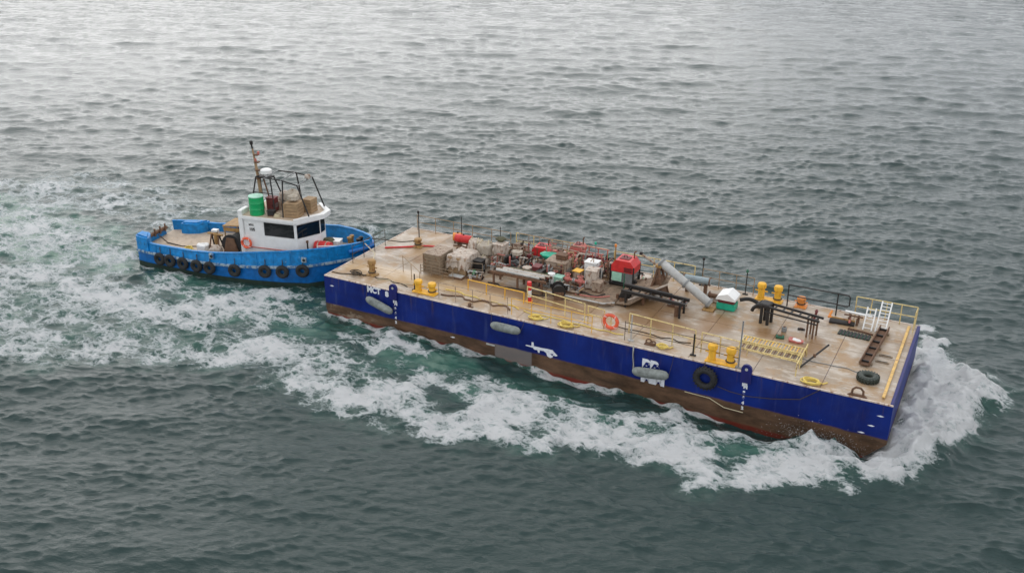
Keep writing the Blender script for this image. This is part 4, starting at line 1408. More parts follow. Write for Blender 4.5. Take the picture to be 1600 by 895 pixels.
# pipework frame behind the container
def scaffold(label, s, t, L, W, H, m, z=DECK, rz=0, seed=2, name='scaffold'):
    root = thing(name, label, 'frame', s, t, z, rz)
    q = random.Random(seed)
    for sx in (-1, 0, 1):
        for sy in (-1, 1):
            MB().tube([(sx * L / 2, sy * W / 2, 0), (sx * L / 2, sy * W / 2, H)], .032, 6).build('post', m, root)
    for z_ in (H * .5, H):
        for sy in (-1, 1):
            MB().tube([(-L / 2 - .1, sy * W / 2, z_), (L / 2 + .1, sy * W / 2, z_)], .03, 6).build('rail', m, root)
    for k in range(4):
        x0_, x1_ = q.uniform(-L / 2, L / 2), q.uniform(-L / 2, L / 2)
        MB().tube([(x0_, -W / 2, q.uniform(0, H)), (x1_, W / 2, q.uniform(0, H))], .028, 6).build('brace', m, root)
    for k in range(3):
        x = -L / 3 + k * L / 3
        MB().box((x, q.uniform(-.1, .1), H * .62), (.28, .26, H * .3), bev=.02).build('gearbox', q.choice([M['dirtywhite'], M['pink'], M['maroon']]), root, smooth=False)
    return root
scaffold('tangle of pale pipes and gearboxes behind the beige container', 11.5, 6.8, 1.9, .7, 1.5, M['beige'], seed=4)
scaffold('pinkish pipe frame left of the faded red roofed machine', 13.1, 7.4, 1.1, .8, 1.35, M['pink'], seed=6)
scaffold('low rusty pipe frame behind the dark engine', 9.0, 6.5, 1.6, .6, 1.05, M['rust'], seed=9)
pole('post with a small green flag like board behind the valves', 13.3, 6.9, 1.9, .025, 'grey', top='teal')
pole('post with orange lamp left of the red compressor', 14.2, 7.6, 1.7, .04, 'ochre', top='orange')
pole('dark green upright post in front of the red compressor', 15.55, 5.6, 1.15, .035, 'darkgreen')
pole('maroon upright post in front of the beige container', 12.2, 4.9, 1.2, .05, 'maroon')
hose('air_hose', 'black hose looping over the brown platform', [(12.3, 3.9, .3), (12.9, 4.0, .35), (13.3, 3.85, .27), (13.9, 4.1, .3), (14.6, 3.9, .3), (15.0, 4.4, .3)], .035, M['black'])
hose('air_hose', 'red hose lying on the brown platform near its corner', [(13.6, 3.7, .28), (14.2, 3.75, .28), (14.8, 3.9, .28), (15.3, 4.3, .28)], .03, M['pink'])
hose('air_hose', 'dark hose lying under the pipe rack', wander(8.6, 3.3, 12.2, 3.2, 8, .2, 14), .035, M['black'])
hose('air_hose', 'grey hose running from the engine to the white cabinet', [(8.2, 5.3, .5), (8.6, 5.0, .2), (9.1, 4.8, .06), (9.6, 4.9, .3), (10.2, 5.1, .6)], .035, M['grey'])

def tangle(label, s, t, L, W, H, seed, z=DECK, n=16, mats=('beige', 'palegrey', 'rust', 'black', 'pink', 'tan', 'dirtywhite', 'grey')):
    """pump set: bent pipes, valves and small housings crowded on a skid"""
    root = thing('pump_set', label, 'pump', s, t, z, random.Random(seed).uniform(-.1, .1))
    q = random.Random(seed)
    for sy in (-1, 1):
        MB().box((0, sy * W * .4, .05), (L, .08, .1)).build('skid', M['rust'], root, smooth=False)
    for k in range(n):
        x, y, z0_ = q.uniform(-L / 2, L / 2), q.uniform(-W / 2, W / 2), q.uniform(.1, H * .5)
        pts = [(x, y, z0_)]
        for _ in range(q.randint(2, 4)):
            ax = q.choice('xyz')
            d = q.uniform(.2, .6) * q.choice((-1, 1))
            px, py, pz = pts[-1]
            pts.append((max(-L / 2, min(L / 2, px + (d if ax == 'x' else .02))), max(-W / 2, min(W / 2, py + (d if ax == 'y' else .02))), max(.05, min(H, pz + (abs(d) if ax == 'z' else .02)))))
        MB().tube(pts, q.uniform(.022, .055), 7).build('pipe', M[q.choice(mats)], root)
    for k in range(n // 3):
        x, y = q.uniform(-L * .42, L * .42), q.uniform(-W * .42, W * .42)
        h = q.uniform(.25, H * .75)
        w = q.uniform(.12, .28)
        if q.random() < .5:
            MB().box((x, y, h / 2), (w, w * q.uniform(.7, 1.2), h), bev=.02).build('housing', M[q.choice(mats)], root, smooth=False)
        else:
            MB().lathe([(w * .5, 0), (w * .5, h * .7), (w * .3, h * .8), (w * .35, h)], 12, (x, y, 0)).build('cylinder', M[q.choice(mats)], root)
    for k in range(3):
        MB().torus((q.uniform(-L * .4, L * .4), q.uniform(-W * .4, W * .4), q.uniform(H * .5, H)), .10, .018, q.choice('xyz'), 14, 5).build('handwheel', M[q.choice(('red', 'pink', 'black', 'green'))], root)
    return root
for k, (lb, s, t, L, W, H, z, n_) in enumerate((
        ('rusty pump set with bent pipes right behind the black battery box', 8.35, 4.9, 1.0, .8, .95, DECK, 18),
        ('cluttered pump set between the white cabinet and the red hooded machine', 8.9, 6.9, 1.3, 1.0, 1.2, DECK, 20),
        ('pump set tangle between the two open engines', 9.95, 5.4, .9, 1.0, 1.05, DECK, 16),
        ('small pump set at the right end of the pipe rack', 11.6, 4.0, .8, .5, .7, DECK, 12),
        ('pump set with pale pipes in front of the beige container', 11.9, 4.75, 1.0, .6, .9, PZ, 16),
        ('pump set tangle along the back of the brown platform', 12.7, 6.3, 1.5, .9, 1.35, PZ, 22),
        ('pump set beside the back of the tall pale box', 14.0, 6.1, .9, .9, 1.2, PZ, 16),
        ('low pump set on the near edge of the brown platform', 13.1, 3.95, 1.5, .5, .4, PZ, 14),
        ('pipe tangle between the red compressor and the rusty A-frame', 16.3, 6.4, 1.1, .9, .9, DECK, 16),
        ('pipe tangle at the far edge behind the red hooded machine', 10.6, 7.9, 1.8, .6, .95, DECK, 18),
        ('pipe tangle at the far edge behind the valves', 14.2, 7.9, 1.6, .6, .9, DECK, 16),
        ('low tangle of fittings in front of the wrapped crate', 7.6, 3.6, .9, .5, .35, DECK, 10),
        ('small tangle of fittings under the sloping grey pipe', 18.6, 5.4, .9, .6, .35, DECK, 10))):
    tangle(lb, s, t, L, W, H, 100 + k, z, n_)
cabinet('tool_container', 'small grey brown container on top of the beige one', 'container', 11.9, 5.7, (.6, .5, .25), M['rust'], DECK + .235 + 1.0, door=False)
railing('weathered rail frame standing round the back of the machinery', [(8.0, 8.0), (10.0, 8.0), (12.4, 8.1)], 1.3, M['beige'], None, [3, 3], r=.02, levels=(1.0, .7, .4))
railing('rail frame in front of the bulk bag pile', [(5.9, 3.3), (7.9, 3.9)], .8, M['ply'], None, [3], r=.02)

# loading chute with A-frame and pipe
ap = thing('loading_chute', 'muddy steel chute plate spreading from the platform to the rusty A-frame', 'chute', 16.7, 5.6)
MB().prism([(-1.3, -1.6), (-.2, -1.75), (1.2, .2), (1.1, 1.3), (-1.0, .9)], .05, .12, 'xy').build('tray', rm, ap, smooth=False, rot=(R(8), R(-14), 0), loc=(0, 0, .45))
for x, y in ((-1.0, -1.2), (.3, -.9), (.9, .9), (-.8, .8)):
    MB().box((x, y, .22), (.12, .12, .44)).build('leg', M['rust'], ap, smooth=False)
MB().tube([(-.2, -1.75, .5), (.2, -1.2, .6), (1.2, .2, .9)], .05, 7).build('edge_pipe', M['dirtywhite'], ap)
af = thing('pipe_support', 'rusty A-frame holding up the high end of the grey pipe', 'frame', 17.25, 6.1)
for sy in (-1, 1):
    MB().tube([(-.35, sy * .5, 0), (.05, sy * .16, 1.75)], .075, 8).build('leg', M['rust'], af)
    MB().tube([(.45, sy * .5, 0), (.05, sy * .16, 1.75)], .075, 8).build('leg', M['rust'], af)
MB().prism([(-.30, .25), (.42, .25), (.2, 1.15), (-.05, 1.15)], -.3, .3, 'xz').build('gusset_box', M['rust'], af, smooth=False)
MB().box((.05, 0, 1.76), (.35, .5, .16), bev=.03).build('saddle', M['ochre'], af, smooth=False)
MB().lathe([(.18, -.12), (.2, 0), (.18, .12)], 14, (-.1, 0, 1.55), 'y').build('pulley', M['palegrey'], af)
gp = thing('dredge_pipe', 'thick grey pipe sloping down from the rusty A-frame to the deck', 'pipe', 17.4, 6.1)
p0, p1 = Vector((-.1, 0, 1.98)), Vector((2.85, -.35, .30))
MB().tube([p0, p0.lerp(p1, .02), p0.lerp(p1, .98), p1], .22, 18, rs=[.2, .22, .22, .2]).build('pipe_wall', M['palegrey'], gp)
for f in (.03, .52, .97):
    c = p0.lerp(p1, f)
    MB().tube([c - (p1 - p0).normalized() * .04, c + (p1 - p0).normalized() * .04], .28, 18).build('flange', M['grey'], gp)
MB().box((2.8, -.35, .05), (.6, .6, .1), bev=.02).build('foot', M['ochre'], gp, smooth=False)
o = thing('spare_pipe', 'shorter blue grey pipe lying level behind the sloping pipe', 'pipe', 18.9, 7.6, DECK, .05)
MB().lathe([(.15, -.75), (.19, -.72), (.19, .72), (.15, .75)], 16, (0, 0, .72), 'x').build('pipe_wall', mat('blue_grey_paint', (0.26, 0.32, 0.34), .5, rust=.2), o)
for x in (-.7, .7):
    MB().lathe([(.24, -.03), (.24, .03)], 16, (x, 0, .72), 'x').build('flange', M['rust'], o)
    MB().box((x * .7, 0, .27), (.12, .4, .54)).build('cradle', M['rust'], o, smooth=False)
o = thing('boom', 'thin pale boom with black tip reaching up behind the A-frame', 'boom', 16.4, 6.9)
MB().tube([(-.4, 0, 1.85), (1.2, -.3, 1.2)], .06, 8).build('arm', M['beige'], o)
MB().box((-.45, 0, 1.9), (.18, .16, .16), bev=.03).build('tip', M['black'], o, smooth=False)
MB().tube([(1.1, -.28, 0), (1.15, -.3, 1.22)], .06, 8).build('post', M['beige'], o)
o = thing('winch', 'small rusty winch on deck at the low end of the grey pipe', 'winch', 20.1, 6.9)
MB().lathe([(.2, -.3), (.2, -.26), (.12, -.25), (.12, .25), (.2, .26), (.2, .3)], 16, (0, 0, .3), 'x').build('drum', M['rust'], o)
MB().box((0, 0, .05), (.9, .5, .1), bev=.02).build('base', M['beige'], o, smooth=False)
for sx in (-1, 1):
    MB().box((sx * .34, 0, .25), (.06, .3, .4)).build('side_plate', M['palegrey'], o, smooth=False)

trestle('long black trestle table on legs in front of the A-frame', 17.75, 4.35, 3.4, .7, .82, M['black'], name='trestle', thick=.12, slope=.03)
o = MB().box((0, 0, 0), (2.6, .16, .14), bev=.02).build('steel_girder', M['black'])
o.location = bw(17.3, 4.5, DECK + .99)
o.rotation_euler = (0, .03, BYAW)
tag(o, 'black beam lying along the top of the black trestle table', 'beam')
reel('black hose reel at the left end of the black trestle table', 16.1, 4.45, .3, .4, M['black'], rz=.2)
drum('water_drum', 'short dark drum under the right end of the black trestle table', 'drum', 19.0, 4.2, DECK, .13, .5, M['rust'])

# lidded box, black hose
wb_ = thing('lidded_box', 'teal box under a tilted white lid near the far bollards', 'box', 20.95, 6.35)
MB().box((0, 0, .2), (.95, .7, .36), bev=.03).build('box_body', M['teal'], wb_, smooth=False)
MB().box((0, 0, .52), (.85, .62, .3), bev=.03).build('upper_box', M['maroon'], wb_, smooth=False)
MB().prism([(-.5, .62), (.52, .62), (.5, .72), (.1, .98), (-.42, .80)], -.5, .5, 'xz').build('lid', M['white'], wb_, smooth=False)
MB().box((0, -.2, .03), (.9, .1, .06)).build('skid', M['rust'], wb_, smooth=False)
MB().box((0, .2, .03), (.9, .1, .06)).build('skid', M['rust'], wb_, smooth=False)
hose('suction_hose', 'thick black hose arching right of the white lidded box', [(21.5, 6.7, .45), (21.9, 6.9, .5), (22.3, 7.0, .35), (22.5, 7.0, .08)], .1, M['rubber'])

# black gangway on trestle legs
gw = thing('black_gangway', 'long black gangway on legs lying between far bollards and open deck', 'gangway', 24.3, 5.35, DECK, R(-11.5))
for sy in (-1, 1):
    MB().box((.15, sy * .25, .98), (2.9, .09, .10)).build('beam', M['black'], gw, smooth=False)
    MB().tube([(-1.3, sy * .25, .98), (-1.55, sy * .25, .96), (-1.78, sy * .25, .72), (-1.85, sy * .25, .55)], .09, 8).build('curved_end', M['black'], gw)
for k in range(7):
    MB().box((-1.15 + k * .42, 0, .97), (.06, .5, .05)).build('rung', M['black'], gw, smooth=False)
MB().box((-1.25, 0, .98), (.55, .62, .22), bev=.05).build('saddle', M['black'], gw, smooth=False)
for x in (-1.35, -1.0, 1.05, 1.35):
    for sy in (-1, 1):
        MB().box((x, sy * .22, .46), (.12 if x < 0 else .07, .12 if x < 0 else .07, .92)).build('leg', M['black'] if x < 0 else M['rust'], gw, smooth=False)
MB().tube([(-1.2, -.3, .72), (1.5, -.3, .80)], .035, 7).build('side_rail', M['black'], gw)
o = thing('lamp_post', 'short leaning dark red post behind the black gangway', 'post', 25.2, 7.0)
MB().tube([(0, 0, 0), (.08, 0, .45)], .06, 8).build('post', M['maroon'], o)
MB().lathe([(.07, 0), (.09, .05), (.04, .16)], 10, (.08, 0, .45)).build('head', M['maroon'], o)
for lb, s, t, sz, mm in (('small grey block on deck under the black gangway', 24.2, 5.0, (.22, .2, .25), 'grey'), ('dark flat piece on deck behind the gangway legs', 24.9, 5.6, (.35, .15, .08), 'black'),
                         ('dark green lump on deck left of the red and white cloth', 24.2, 4.2, (.4, .25, .14), 'darkgreen')):
    o = thing('deck_block', lb, 'block', s, t, DECK, rd.uniform(-.4, .4))
    MB().box((0, 0, sz[2] / 2), sz, bev=.03).build('block_body', M[mm], o, smooth=False)
    MB().box((0, 0, sz[2] + .015), (sz[0] * .5, sz[1] * .5, .03)).build('top_plate', M['rust'], o, smooth=False)
sack('red_white_cloth', 'crumpled red and white cloth on deck in front of the gangway', 24.95, 4.15, DECK, (.36, .2, .07), M['pink'], 71, straps=False, cat='cloth')
sack('white_cloth', 'small white cloth lying on the red cloth', 25.0, 4.1, DECK + .09, (.22, .12, .04), M['white'], 72, straps=False, cat='cloth')

# yellow ladder frames lying on deck
gr = thing('ladder_frame', 'pair of yellow ladder like frames lying side by side on the near deck', 'ladder', 24.2, 2.55, DECK, R(-1))
for y in (-.62, -.02, .06, .62):
    MB().box((0, y, .22 if y > 0 else .16), (3.0, .05, .07)).build('side_rail', M['paleyellow'], gr, smooth=False)
for k in range(20):
    x = -1.42 + k * .15
    MB().box((x, .34, .22), (.035, .55, .04)).build('rung', M['yellow'] if k % 2 else M['paleyellow'], gr, smooth=False)
    MB().box((x, -.32, .15), (.035, .58, .04)).build('rung', M['rust'] if k % 2 else M['paleyellow'], gr, smooth=False)
for x in (-1.45, 1.45):
    for y in (-.62, .62):
        MB().box((x, y, .08), (.07, .07, .16)).build('foot', M['paleyellow'], gr, smooth=False)
railing('pair of yellow posts and rails at the right end of the ladder frames', [(25.75, 2.9), (25.75, .7)], .62, M['paleyellow'], g_y, [2], levels=(1.0,))
railing('thin yellow rail lying low in front of the ladder frames', [(23.3, 1.6), (25.75, 1.5)], .3, M['paleyellow'], g_y, [1], levels=(1.0,), r=.02)
o = thing('steel_bar', 'dark steel bar leaning over the right end of the yellow ladder frames', 'bar', 26.1, 2.6, DECK, 0)
MB().tube([(-.35, -1.0, .04), (.45, 1.1, .42)], .045, 8).build('bar_shaft', M['black'], o)
MB().lathe([(.09, -.06), (.09, .06)], 10, (.05, .02, .25), 'x').build('clamp', M['rust'], o)

# bow end
bm_ = thing('steel_channel', 'long rusty brown channel beam lying across the bow deck', 'beam', 28.4, 5.2, DECK, R(-3))
MB().box((0, 0, .12), (.42, 4.3, .06), bev=.01).build('web', M['rust'], bm_, smooth=False)
for sx in (-1, 1):
    MB().box((sx * .20, 0, .20), (.05, 4.3, .24), bev=.01).build('flange', M['rust'], bm_, smooth=False)
for k in range(6):
    MB().box((0, -1.9 + k * .76, .18), (.34, .06, .12)).build('stiffener', M['black'], bm_, smooth=False)
for y in (-1.8, 0, 1.8):
    MB().box((0, y, .045), (.6, .12, .09)).build('bearer', M['ply'], bm_, smooth=False)
def ladder(label, s, t, L, W, m, tilt, z=DECK, rz=0, n=9):
    root = thing('aluminium_ladder', label, 'ladder', s, t, z, rz)
    d = Vector((0, math.cos(tilt), math.sin(tilt)))
    for sx in (-1, 1):
        a = Vector((sx * W / 2, 0, .03))
        MB().tube([a, a + d * L], .035, 6).build('side_rail', m, root, smooth=False)
    for k in range(n):
        c = d * (L * (k + .5) / n) + Vector((0, 0, .03))
        MB().tube([c - Vector((W / 2, 0, 0)), c + Vector((W / 2, 0, 0))], .022, 6).build('rung', m, root)
    return root
ladder('white ladder sloping up from the far end of the rusty channel beam', 28.35, 7.05, 1.75, .45, M['white'], R(38))
ladder('shorter white ladder frame left of the sloping white ladder', 27.75, 7.0, 1.2, .4, M['white'], R(48), n=5)
o = MB().box((0, 0, 0), (1.3, .12, .10), bev=.02).build('white_bar', M['white'])
o.location = bw(27.2, 7.6, DECK + .55); o.rotation_euler = (0, .03, BYAW)
tag(o, 'white bar held level between the white ladders and the deck cradle', 'bar')
st = trestle('small rusty cradle under the white bar at the far bow', 27.0, 7.6, .9, .4, .47, M['rust'], name='cradle', thick=.05, cat='stand')
mt = thing('deck_mat', 'dark ribbed mat lying left of the rusty channel beam', 'mat', 27.3, 6.2, DECK, R(-2))
for k in range(9):
    MB().box((-.66 + k * .165, 0, .035), (.12, .55, .06)).build('rib', M['black'], mt, smooth=False)
MB().box((0, 0, .015), (1.5, .5, .02)).build('backing', M['darkgreen'], mt, smooth=False)
o = thing('anchor', 'rusty orange anchor in a dark cradle near the black handrail end', 'anchor', 26.5, 7.35, DECK, .1)
MB().tube([(-.6, 0, .25), (.6, 0, .2)], .05, 8).build('shank', M['ochre'], o)
MB().tube([(-.55, -.35, .42), (-.65, 0, .22), (-.55, .35, .42)], .06, 8).build('fluke', M['orange'], o)
MB().tube([(.35, -.28, .22), (.35, .28, .22)], .05, 8).build('stock', M['pink'], o)
MB().box((0, 0, .06), (1.2, .5, .12), bev=.02).build('cradle_base', M['black'], o, smooth=False)
for k, (s, t) in enumerate(((29.0, 4.6), (28.95, 3.9))):
    o = thing('deck_slot', ['grey slotted plate by the rusty beam, the one nearer the far side', 'grey slotted plate by the rusty beam, the one nearer the camera'][k], 'plate', s, t, DECK, 0)
    MB().box((0, 0, .03), (.6, .13, .05), bev=.01).build('plate_body', M['ply'], o, smooth=False)
    MB().box((0, 0, .06), (.45, .04, .02)).build('slot', M['black'], o, smooth=False)
hose('suction_hose', 'dark brown pipe lying across the far deck left of the rusty beam', [(26.9, 6.75), (27.6, 6.7), (28.1, 6.6)], .05, M['rust'], 'pipe')

# ------------------------------------------------------------------ the tug
tug = thing('tugboat', 'small blue tug with white wheelhouse pushing the barge from its left end', 'tugboat', 0, 0, 0, tug=True)
# stations: x, half beam at the belting, belting height, bulwark top height, half beam at the bulwark top
ST = [(0.0, 1.95, .92, 1.55, 1.92), (.6, 2.12, .93, 1.55, 2.10), (1.6, 2.28, .93, 1.5, 2.24), (3.0, 2.44, .93, 1.5, 2.38), (4.5, 2.65, .94, 1.52, 2.55),
      (6.0, 2.76, .97, 1.62, 2.66), (7.5, 2.78, 1.02, 1.78, 2.68), (9.0, 2.72, 1.10, 1.98, 2.66), (10.5, 2.55, 1.20, 2.14, 2.54), (12.0, 2.22, 1.32, 2.32, 2.28),
      (13.2, 1.66, 1.45, 2.42, 1.78), (14.2, 1.02, 1.56, 2.5, 1.16), (14.85, .5, 1.65, 2.55, .66), (15.2, .1, 1.7, 2.58, .2)]
def loft(rows, m, name, parent, close_ends=False, smooth=True, label=None):
    mb = MB()
    k = len(rows[0])
    vs = [p for r in rows for p in r]
    fs = [(i * k + j, (i + 1) * k + j, (i + 1) * k + j + 1, i * k + j + 1) for i in range(len(rows) - 1) for j in range(k - 1)]
    if close_ends:
        fs += [tuple(range(k)), tuple(range((len(rows) - 1) * k + k - 1, (len(rows) - 1) * k - 1, -1))]
    mb.add(vs, fs)
    return mb.build(name, m, parent, smooth, label=label)
rows = []
for x, hb, zb, zt, ht in ST:
    f = max(0, (x - 12) / 3.2)
    xs = x - .55 * f
    a = [(xs, hb * (1 - .35 * f), .28), (x - .25 * f, hb * (.985 - .1 * f), .6), (x, hb, zb)]
    half = [(xs - .1 * f, hb * (1 - .45 * f) * .9, -.8)] + a
    rows.append([(p[0], -p[1], p[2]) for p in half] + [(p[0], p[1], p[2]) for p in reversed(half)])
loft(rows, M['tugblue2'], 'hull', tug, True)
rows = []
for x, hb, zb, zt, ht in ST:
    f = max(0, (x - 12) / 3.2)
    xs = x - .55 * f
    y0_, y1_ = hb * (1 - .38 * f) + .015, hb * (1 - .35 * f) + .012
    rows.append([(xs, -y1_, .24), (xs, -y0_, -.5), (xs, y0_, -.5), (xs, y1_, .24)])
loft(rows, M['boot'], 'boot_top', tug, True, label='dark weed stained band at the waterline')
# deck inside the bulwarks
loft([[(x, -hb + .03, zb + .012), (x, hb - .03, zb + .012)] for x, hb, zb, zt, ht in ST], M['tugdeck'], 'main_deck', tug, smooth=False)
# belting: a proud worn strake right round
for sy in (-1, 1):
    loft([[(x, sy * (hb + .01), zb - .09), (x, sy * (hb + .10), zb - .06), (x, sy * (hb + .10), zb + .06), (x, sy * (hb + .01), zb + .09)] for x, hb, zb, zt, ht in ST],
         M['rubwhite'], 'belting', tug, True, smooth=False)
# bulwarks: both skins, thickness .08, with a cap rail; a gap at the stern where the deck edge is low
for sy in (-1, 1):
    rws = []
    for x, hb, zb, zt, ht in ST:
        rws.append([(x, sy * hb, zb + .02), (x, sy * ht, zt), (x, sy * max(.02, ht - .08), zt), (x, sy * max(.01, hb - .08), zb - .02)])
    loft(rws, M['tugblue'], 'bulwark', tug, True)
    loft([[(x, sy * (ht + .04), zt), (x, sy * (ht + .04), zt + .06), (x, sy * max(0, ht - .13), zt + .06), (x, sy * max(0, ht - .13), zt)] for x, hb, zb, zt, ht in ST], M['tugblue'], 'cap_rail', tug, True, smooth=False)
    # raised quarter blocks
    xa, xb, y0_ = (-.08, 1.05, 1.15) if sy < 0 else (.95, 2.45, 1.4)
    ya, yb = (np.interp(q_, [q[0] for q in ST], [q[1] for q in ST]) for q_ in (xa, xb))
    MB().prism([(xa, y0_ * sy), (xa, (ya - .12) * sy), (xa + .2, (ya + .07) * sy), (xb, (yb + .07) * sy), (xb, (yb - .2) * sy), (xb - .35, (y0_ + .25) * sy), (xa + .5, y0_ * sy)],
               .93, 1.86 if sy < 0 else 1.62, 'xy').build('quarter_bulwark', M['tugblue'], tug, smooth=False)
    MB().prism([(xa + .1, (y0_ + .1) * sy), (xa + .1, (ya - .15) * sy), (xb - .1, (yb - .08) * sy), (xb - .5, (y0_ + .3) * sy)], 1.86 if sy < 0 else 1.62, 1.94 if sy < 0 else 1.69, 'xy').build('quarter_cap', M['tugblue'], tug, smooth=False)
    for k in range(12):      # bulwark stays seen as ribs
        x = 1.6 + k * 1.05
        hb = np.interp(x, [q[0] for q in ST], [q[1] for q in ST]); ht = np.interp(x, [q[0] for q in ST], [q[4] for q in ST])
        zb = np.interp(x, [q[0] for q in ST], [q[2] for q in ST]); zt = np.interp(x, [q[0] for q in ST], [q[3] for q in ST])
        MB().prism([(sy * (hb + .035), zb + .1), (sy * (ht + .03), zt), (sy * (ht - .02), zt), (sy * (hb - .03), zb + .1)], x - .03, x + .03, 'yz').build('bulwark_rib', M['tugblue'], tug, smooth=False)
MB().box((-.02, 0, 1.12), (.12, 2.1, .42), bev=.02).build('transom_sill', M['tugblue'], tug, smooth=False)
MB().lathe([(.10, -1.0), (.12, -.95), (.12, .95), (.10, 1.0)], 12, (.12, 0, 1.42), 'y').build('stern_roller', M['rust'], tug)
for y in (-.45, .1, .62):
    MB().lathe([(.06, 0), (.05, .45), (.07, .5)], 10, (.3, y, 1.3)).build('tow_pin', M['rust'], tug)
loft([[(x, -.1, 1.7), (x, .1, 1.7)] for x in (15.0, 15.3)], M['rubber'], 'stem_pad', tug)
MB().tube([(14.3, -1.2, 2.1), (14.95, -.65, 2.18), (15.32, 0, 2.2), (14.95, .65, 2.18), (14.3, 1.2, 2.1)], .15, 10).build('bow_fender', M['tugblue2'], tug)
for x, z in ((5.95, 1.5), (11.9, 1.75)):
    hb = np.interp(x, [q[0] for q in ST], [q[1] for q in ST])
    f_ = MB().box((x, -hb - .06, z), (.32, .14, .34), bev=.03).build('fairlead', M['rubwhite'], tug, smooth=False)
    MB().lathe([(.09, -.02), (.09, .02)], 12, (x + .03, -hb - .14, z), 'y').build('hole', M['black'], f_)
MB().box((9.9, -2.50, 1.66), (.9, .03, .06)).build('scrape_mark', M['white'], tug, smooth=False)
MB().box((.9, -2.16, 1.5), (.3, .06, .26)).build('freeing_port', M['black'], tug, smooth=False)

# tyres hung along the near side, the photograph's spacing
tyx = [1.95, 2.75, 3.75, 4.8, 5.75, 7.5, 9.5, 10.6, 11.8]
tlab = ['first tyre from the stern on the tug side', 'second tyre from the stern, close beside the first', 'third tyre from the stern on the tug side',
        'fourth tyre from the stern on the tug side', 'fifth tyre from the stern, left of the gap before the white fairlead', 'tyre hanging below the life ring end of the wheelhouse',
        'tyre hanging below the wheelhouse side window', 'tyre hanging below the front window of the wheelhouse', 'tyre on the tug side nearest the barge corner']
first = None
for k, x in enumerate(tyx):
    hb = np.interp(x, [q[0] for q in ST], [q[1] for q in ST])
    zb = np.interp(x, [q[0] for q in ST], [q[2] for q in ST])
    dh = -(np.interp(x + .3, [q[0] for q in ST], [q[1] for q in ST]) - np.interp(x - .3, [q[0] for q in ST], [q[1] for q in ST])) / .6
    if first is None:
        first = thing('tug_fender_tyre', tlab[0], 'tyre', x, -hb - .16, zb - .22, tug=True, group='black tyres hung along the tug')
        MB().torus((0, 0, 0), .28, .135, 'y', 26, 9).build('carcass', M['rubber'], first)
        MB().torus((0, -.03, 0), .16, .03, 'y', 20, 5).build('rim_bead', M['wetrubber'], first)
        MB().tube([(0, .06, .2), (.02, .12, .5), (0, .14, .72)], .022, 6).build('lanyard', M['drope'], first)
        o = first
    else:
        o = copy_tree(first)
    place(o, x, -hb - .16, zb - .22 + rd.uniform(-.04, .04), math.atan(dh), tug=True)
    o['label'] = tlab[k]

# wheelhouse
wh_pts = [(7.55, -1.5), (11.1, -1.5), (11.98, -.15), (11.98, .5), (11.1, 1.5), (7.55, 1.5)]
Z0, ZS, ZH, ZR = .95, 2.66, 3.52, 3.66
def off(pts, d):
    c = (9.6, 0)
    return [(p[0] + (d if p[0] > c[0] else -d), p[1] + (d if p[1] > 0 else -d)) for p in pts]
wall = MB().prism(wh_pts, Z0, ZS, 'xy').build('lower_wall', M['white'], tug, smooth=False)
MB().prism(wh_pts, ZH, ZR, 'xy').build('upper_wall', M['white'], tug, smooth=False)
# window band: posts and dark panes on each face
def face(p, q, splits, solid=0.0, solid_end=0.0):
    p, q = Vector((*p, 0)), Vector((*q, 0))
    d = (q - p); L = d.length; d.normalize()
    nrm = Vector((d.y, -d.x, 0))
    ang = math.atan2(d.y, d.x)
    def seg(a, b, z0, z1, th, m, name, inset=0, bev=0, parent=tug):
        c = p + d * ((a + b) / 2) - nrm * (th / 2 + inset)
        return MB().box((c.x, c.y, (z0 + z1) / 2), (b - a, th, z1 - z0), rot=(0, 0, ang), bev=bev).build(name, m, parent, smooth=False)
    if solid > 0:
        seg(0, solid, ZS, ZH, .08, M['white'], 'wall_panel')
    if solid_end > 0:
        seg(L - solid_end, L, ZS, ZH, .08, M['white'], 'wall_panel')
    a0, a1 = solid, L - solid_end
    n = splits
    for i in range(n):
        a, b = a0 + (a1 - a0) * i / n, a0 + (a1 - a0) * (i + 1) / n
        fr = seg(a + .03, b - .03, ZS + .02, ZH - .02, .04, M['black'], 'window', .03)
        seg(a + .07, b - .07, ZS + .06, ZH - .06, .02, M['glass'], 'pane', .005, parent=fr)
    for i in range(n + 1):
        a = a0 + (a1 - a0) * i / n
        seg(max(0, a - .035), min(L, a + .035), ZS, ZH, .10, M['white'], 'window_post', -.004)
MBw = [(wh_pts[0], wh_pts[1], 1, 1.35, .12), (wh_pts[1], wh_pts[2], 1, 0, 0), (wh_pts[2], wh_pts[3], 1, 0, 0), (wh_pts[3], wh_pts[4], 1, 0, 0), (wh_pts[4], wh_pts[5], 2, .12, 1.3), (wh_pts[5], wh_pts[0], 1, .9, .9)]
for p, q, n_, s0_, s1_ in MBw:
    face(p, q, n_, s0_, s1_)
MB().prism(off(wh_pts, -.25), 2.0, 2.05, 'xy').build('cabin_floor', M['black'], tug, smooth=False)
MB().box((9.8, -.95, 3.0), (.35, .3, .5), bev=.08).build('seat_back', M['hivis'], tug, smooth=False, label='yellow green seat seen through the side window')
roof = MB().prism(off(wh_pts, .16), ZR, ZR + .16, 'xy').build('roof', M['white'], tug, smooth=False)
MB().prism(off(wh_pts, .03), ZR + .16, ZR + .19, 'xy').build('roof_top', M['tugdeck'], tug, smooth=False, label='tan painted roof surface inside the white edge')
MB().prism([(11.02, -1.62), (12.02, -.1), (12.02, .48), (11.02, 1.62), (11.14, 1.74), (12.34, .62), (12.34, -.26), (11.14, -1.78)], ZR + .02, ZR + .3, 'xy').build('roof_brow', M['white'], tug, smooth=False)
MB().box((7.42, -1.15, 2.6), (.30, .9, 3.1), bev=.04).build('funnel_casing', M['white'], tug, smooth=False)
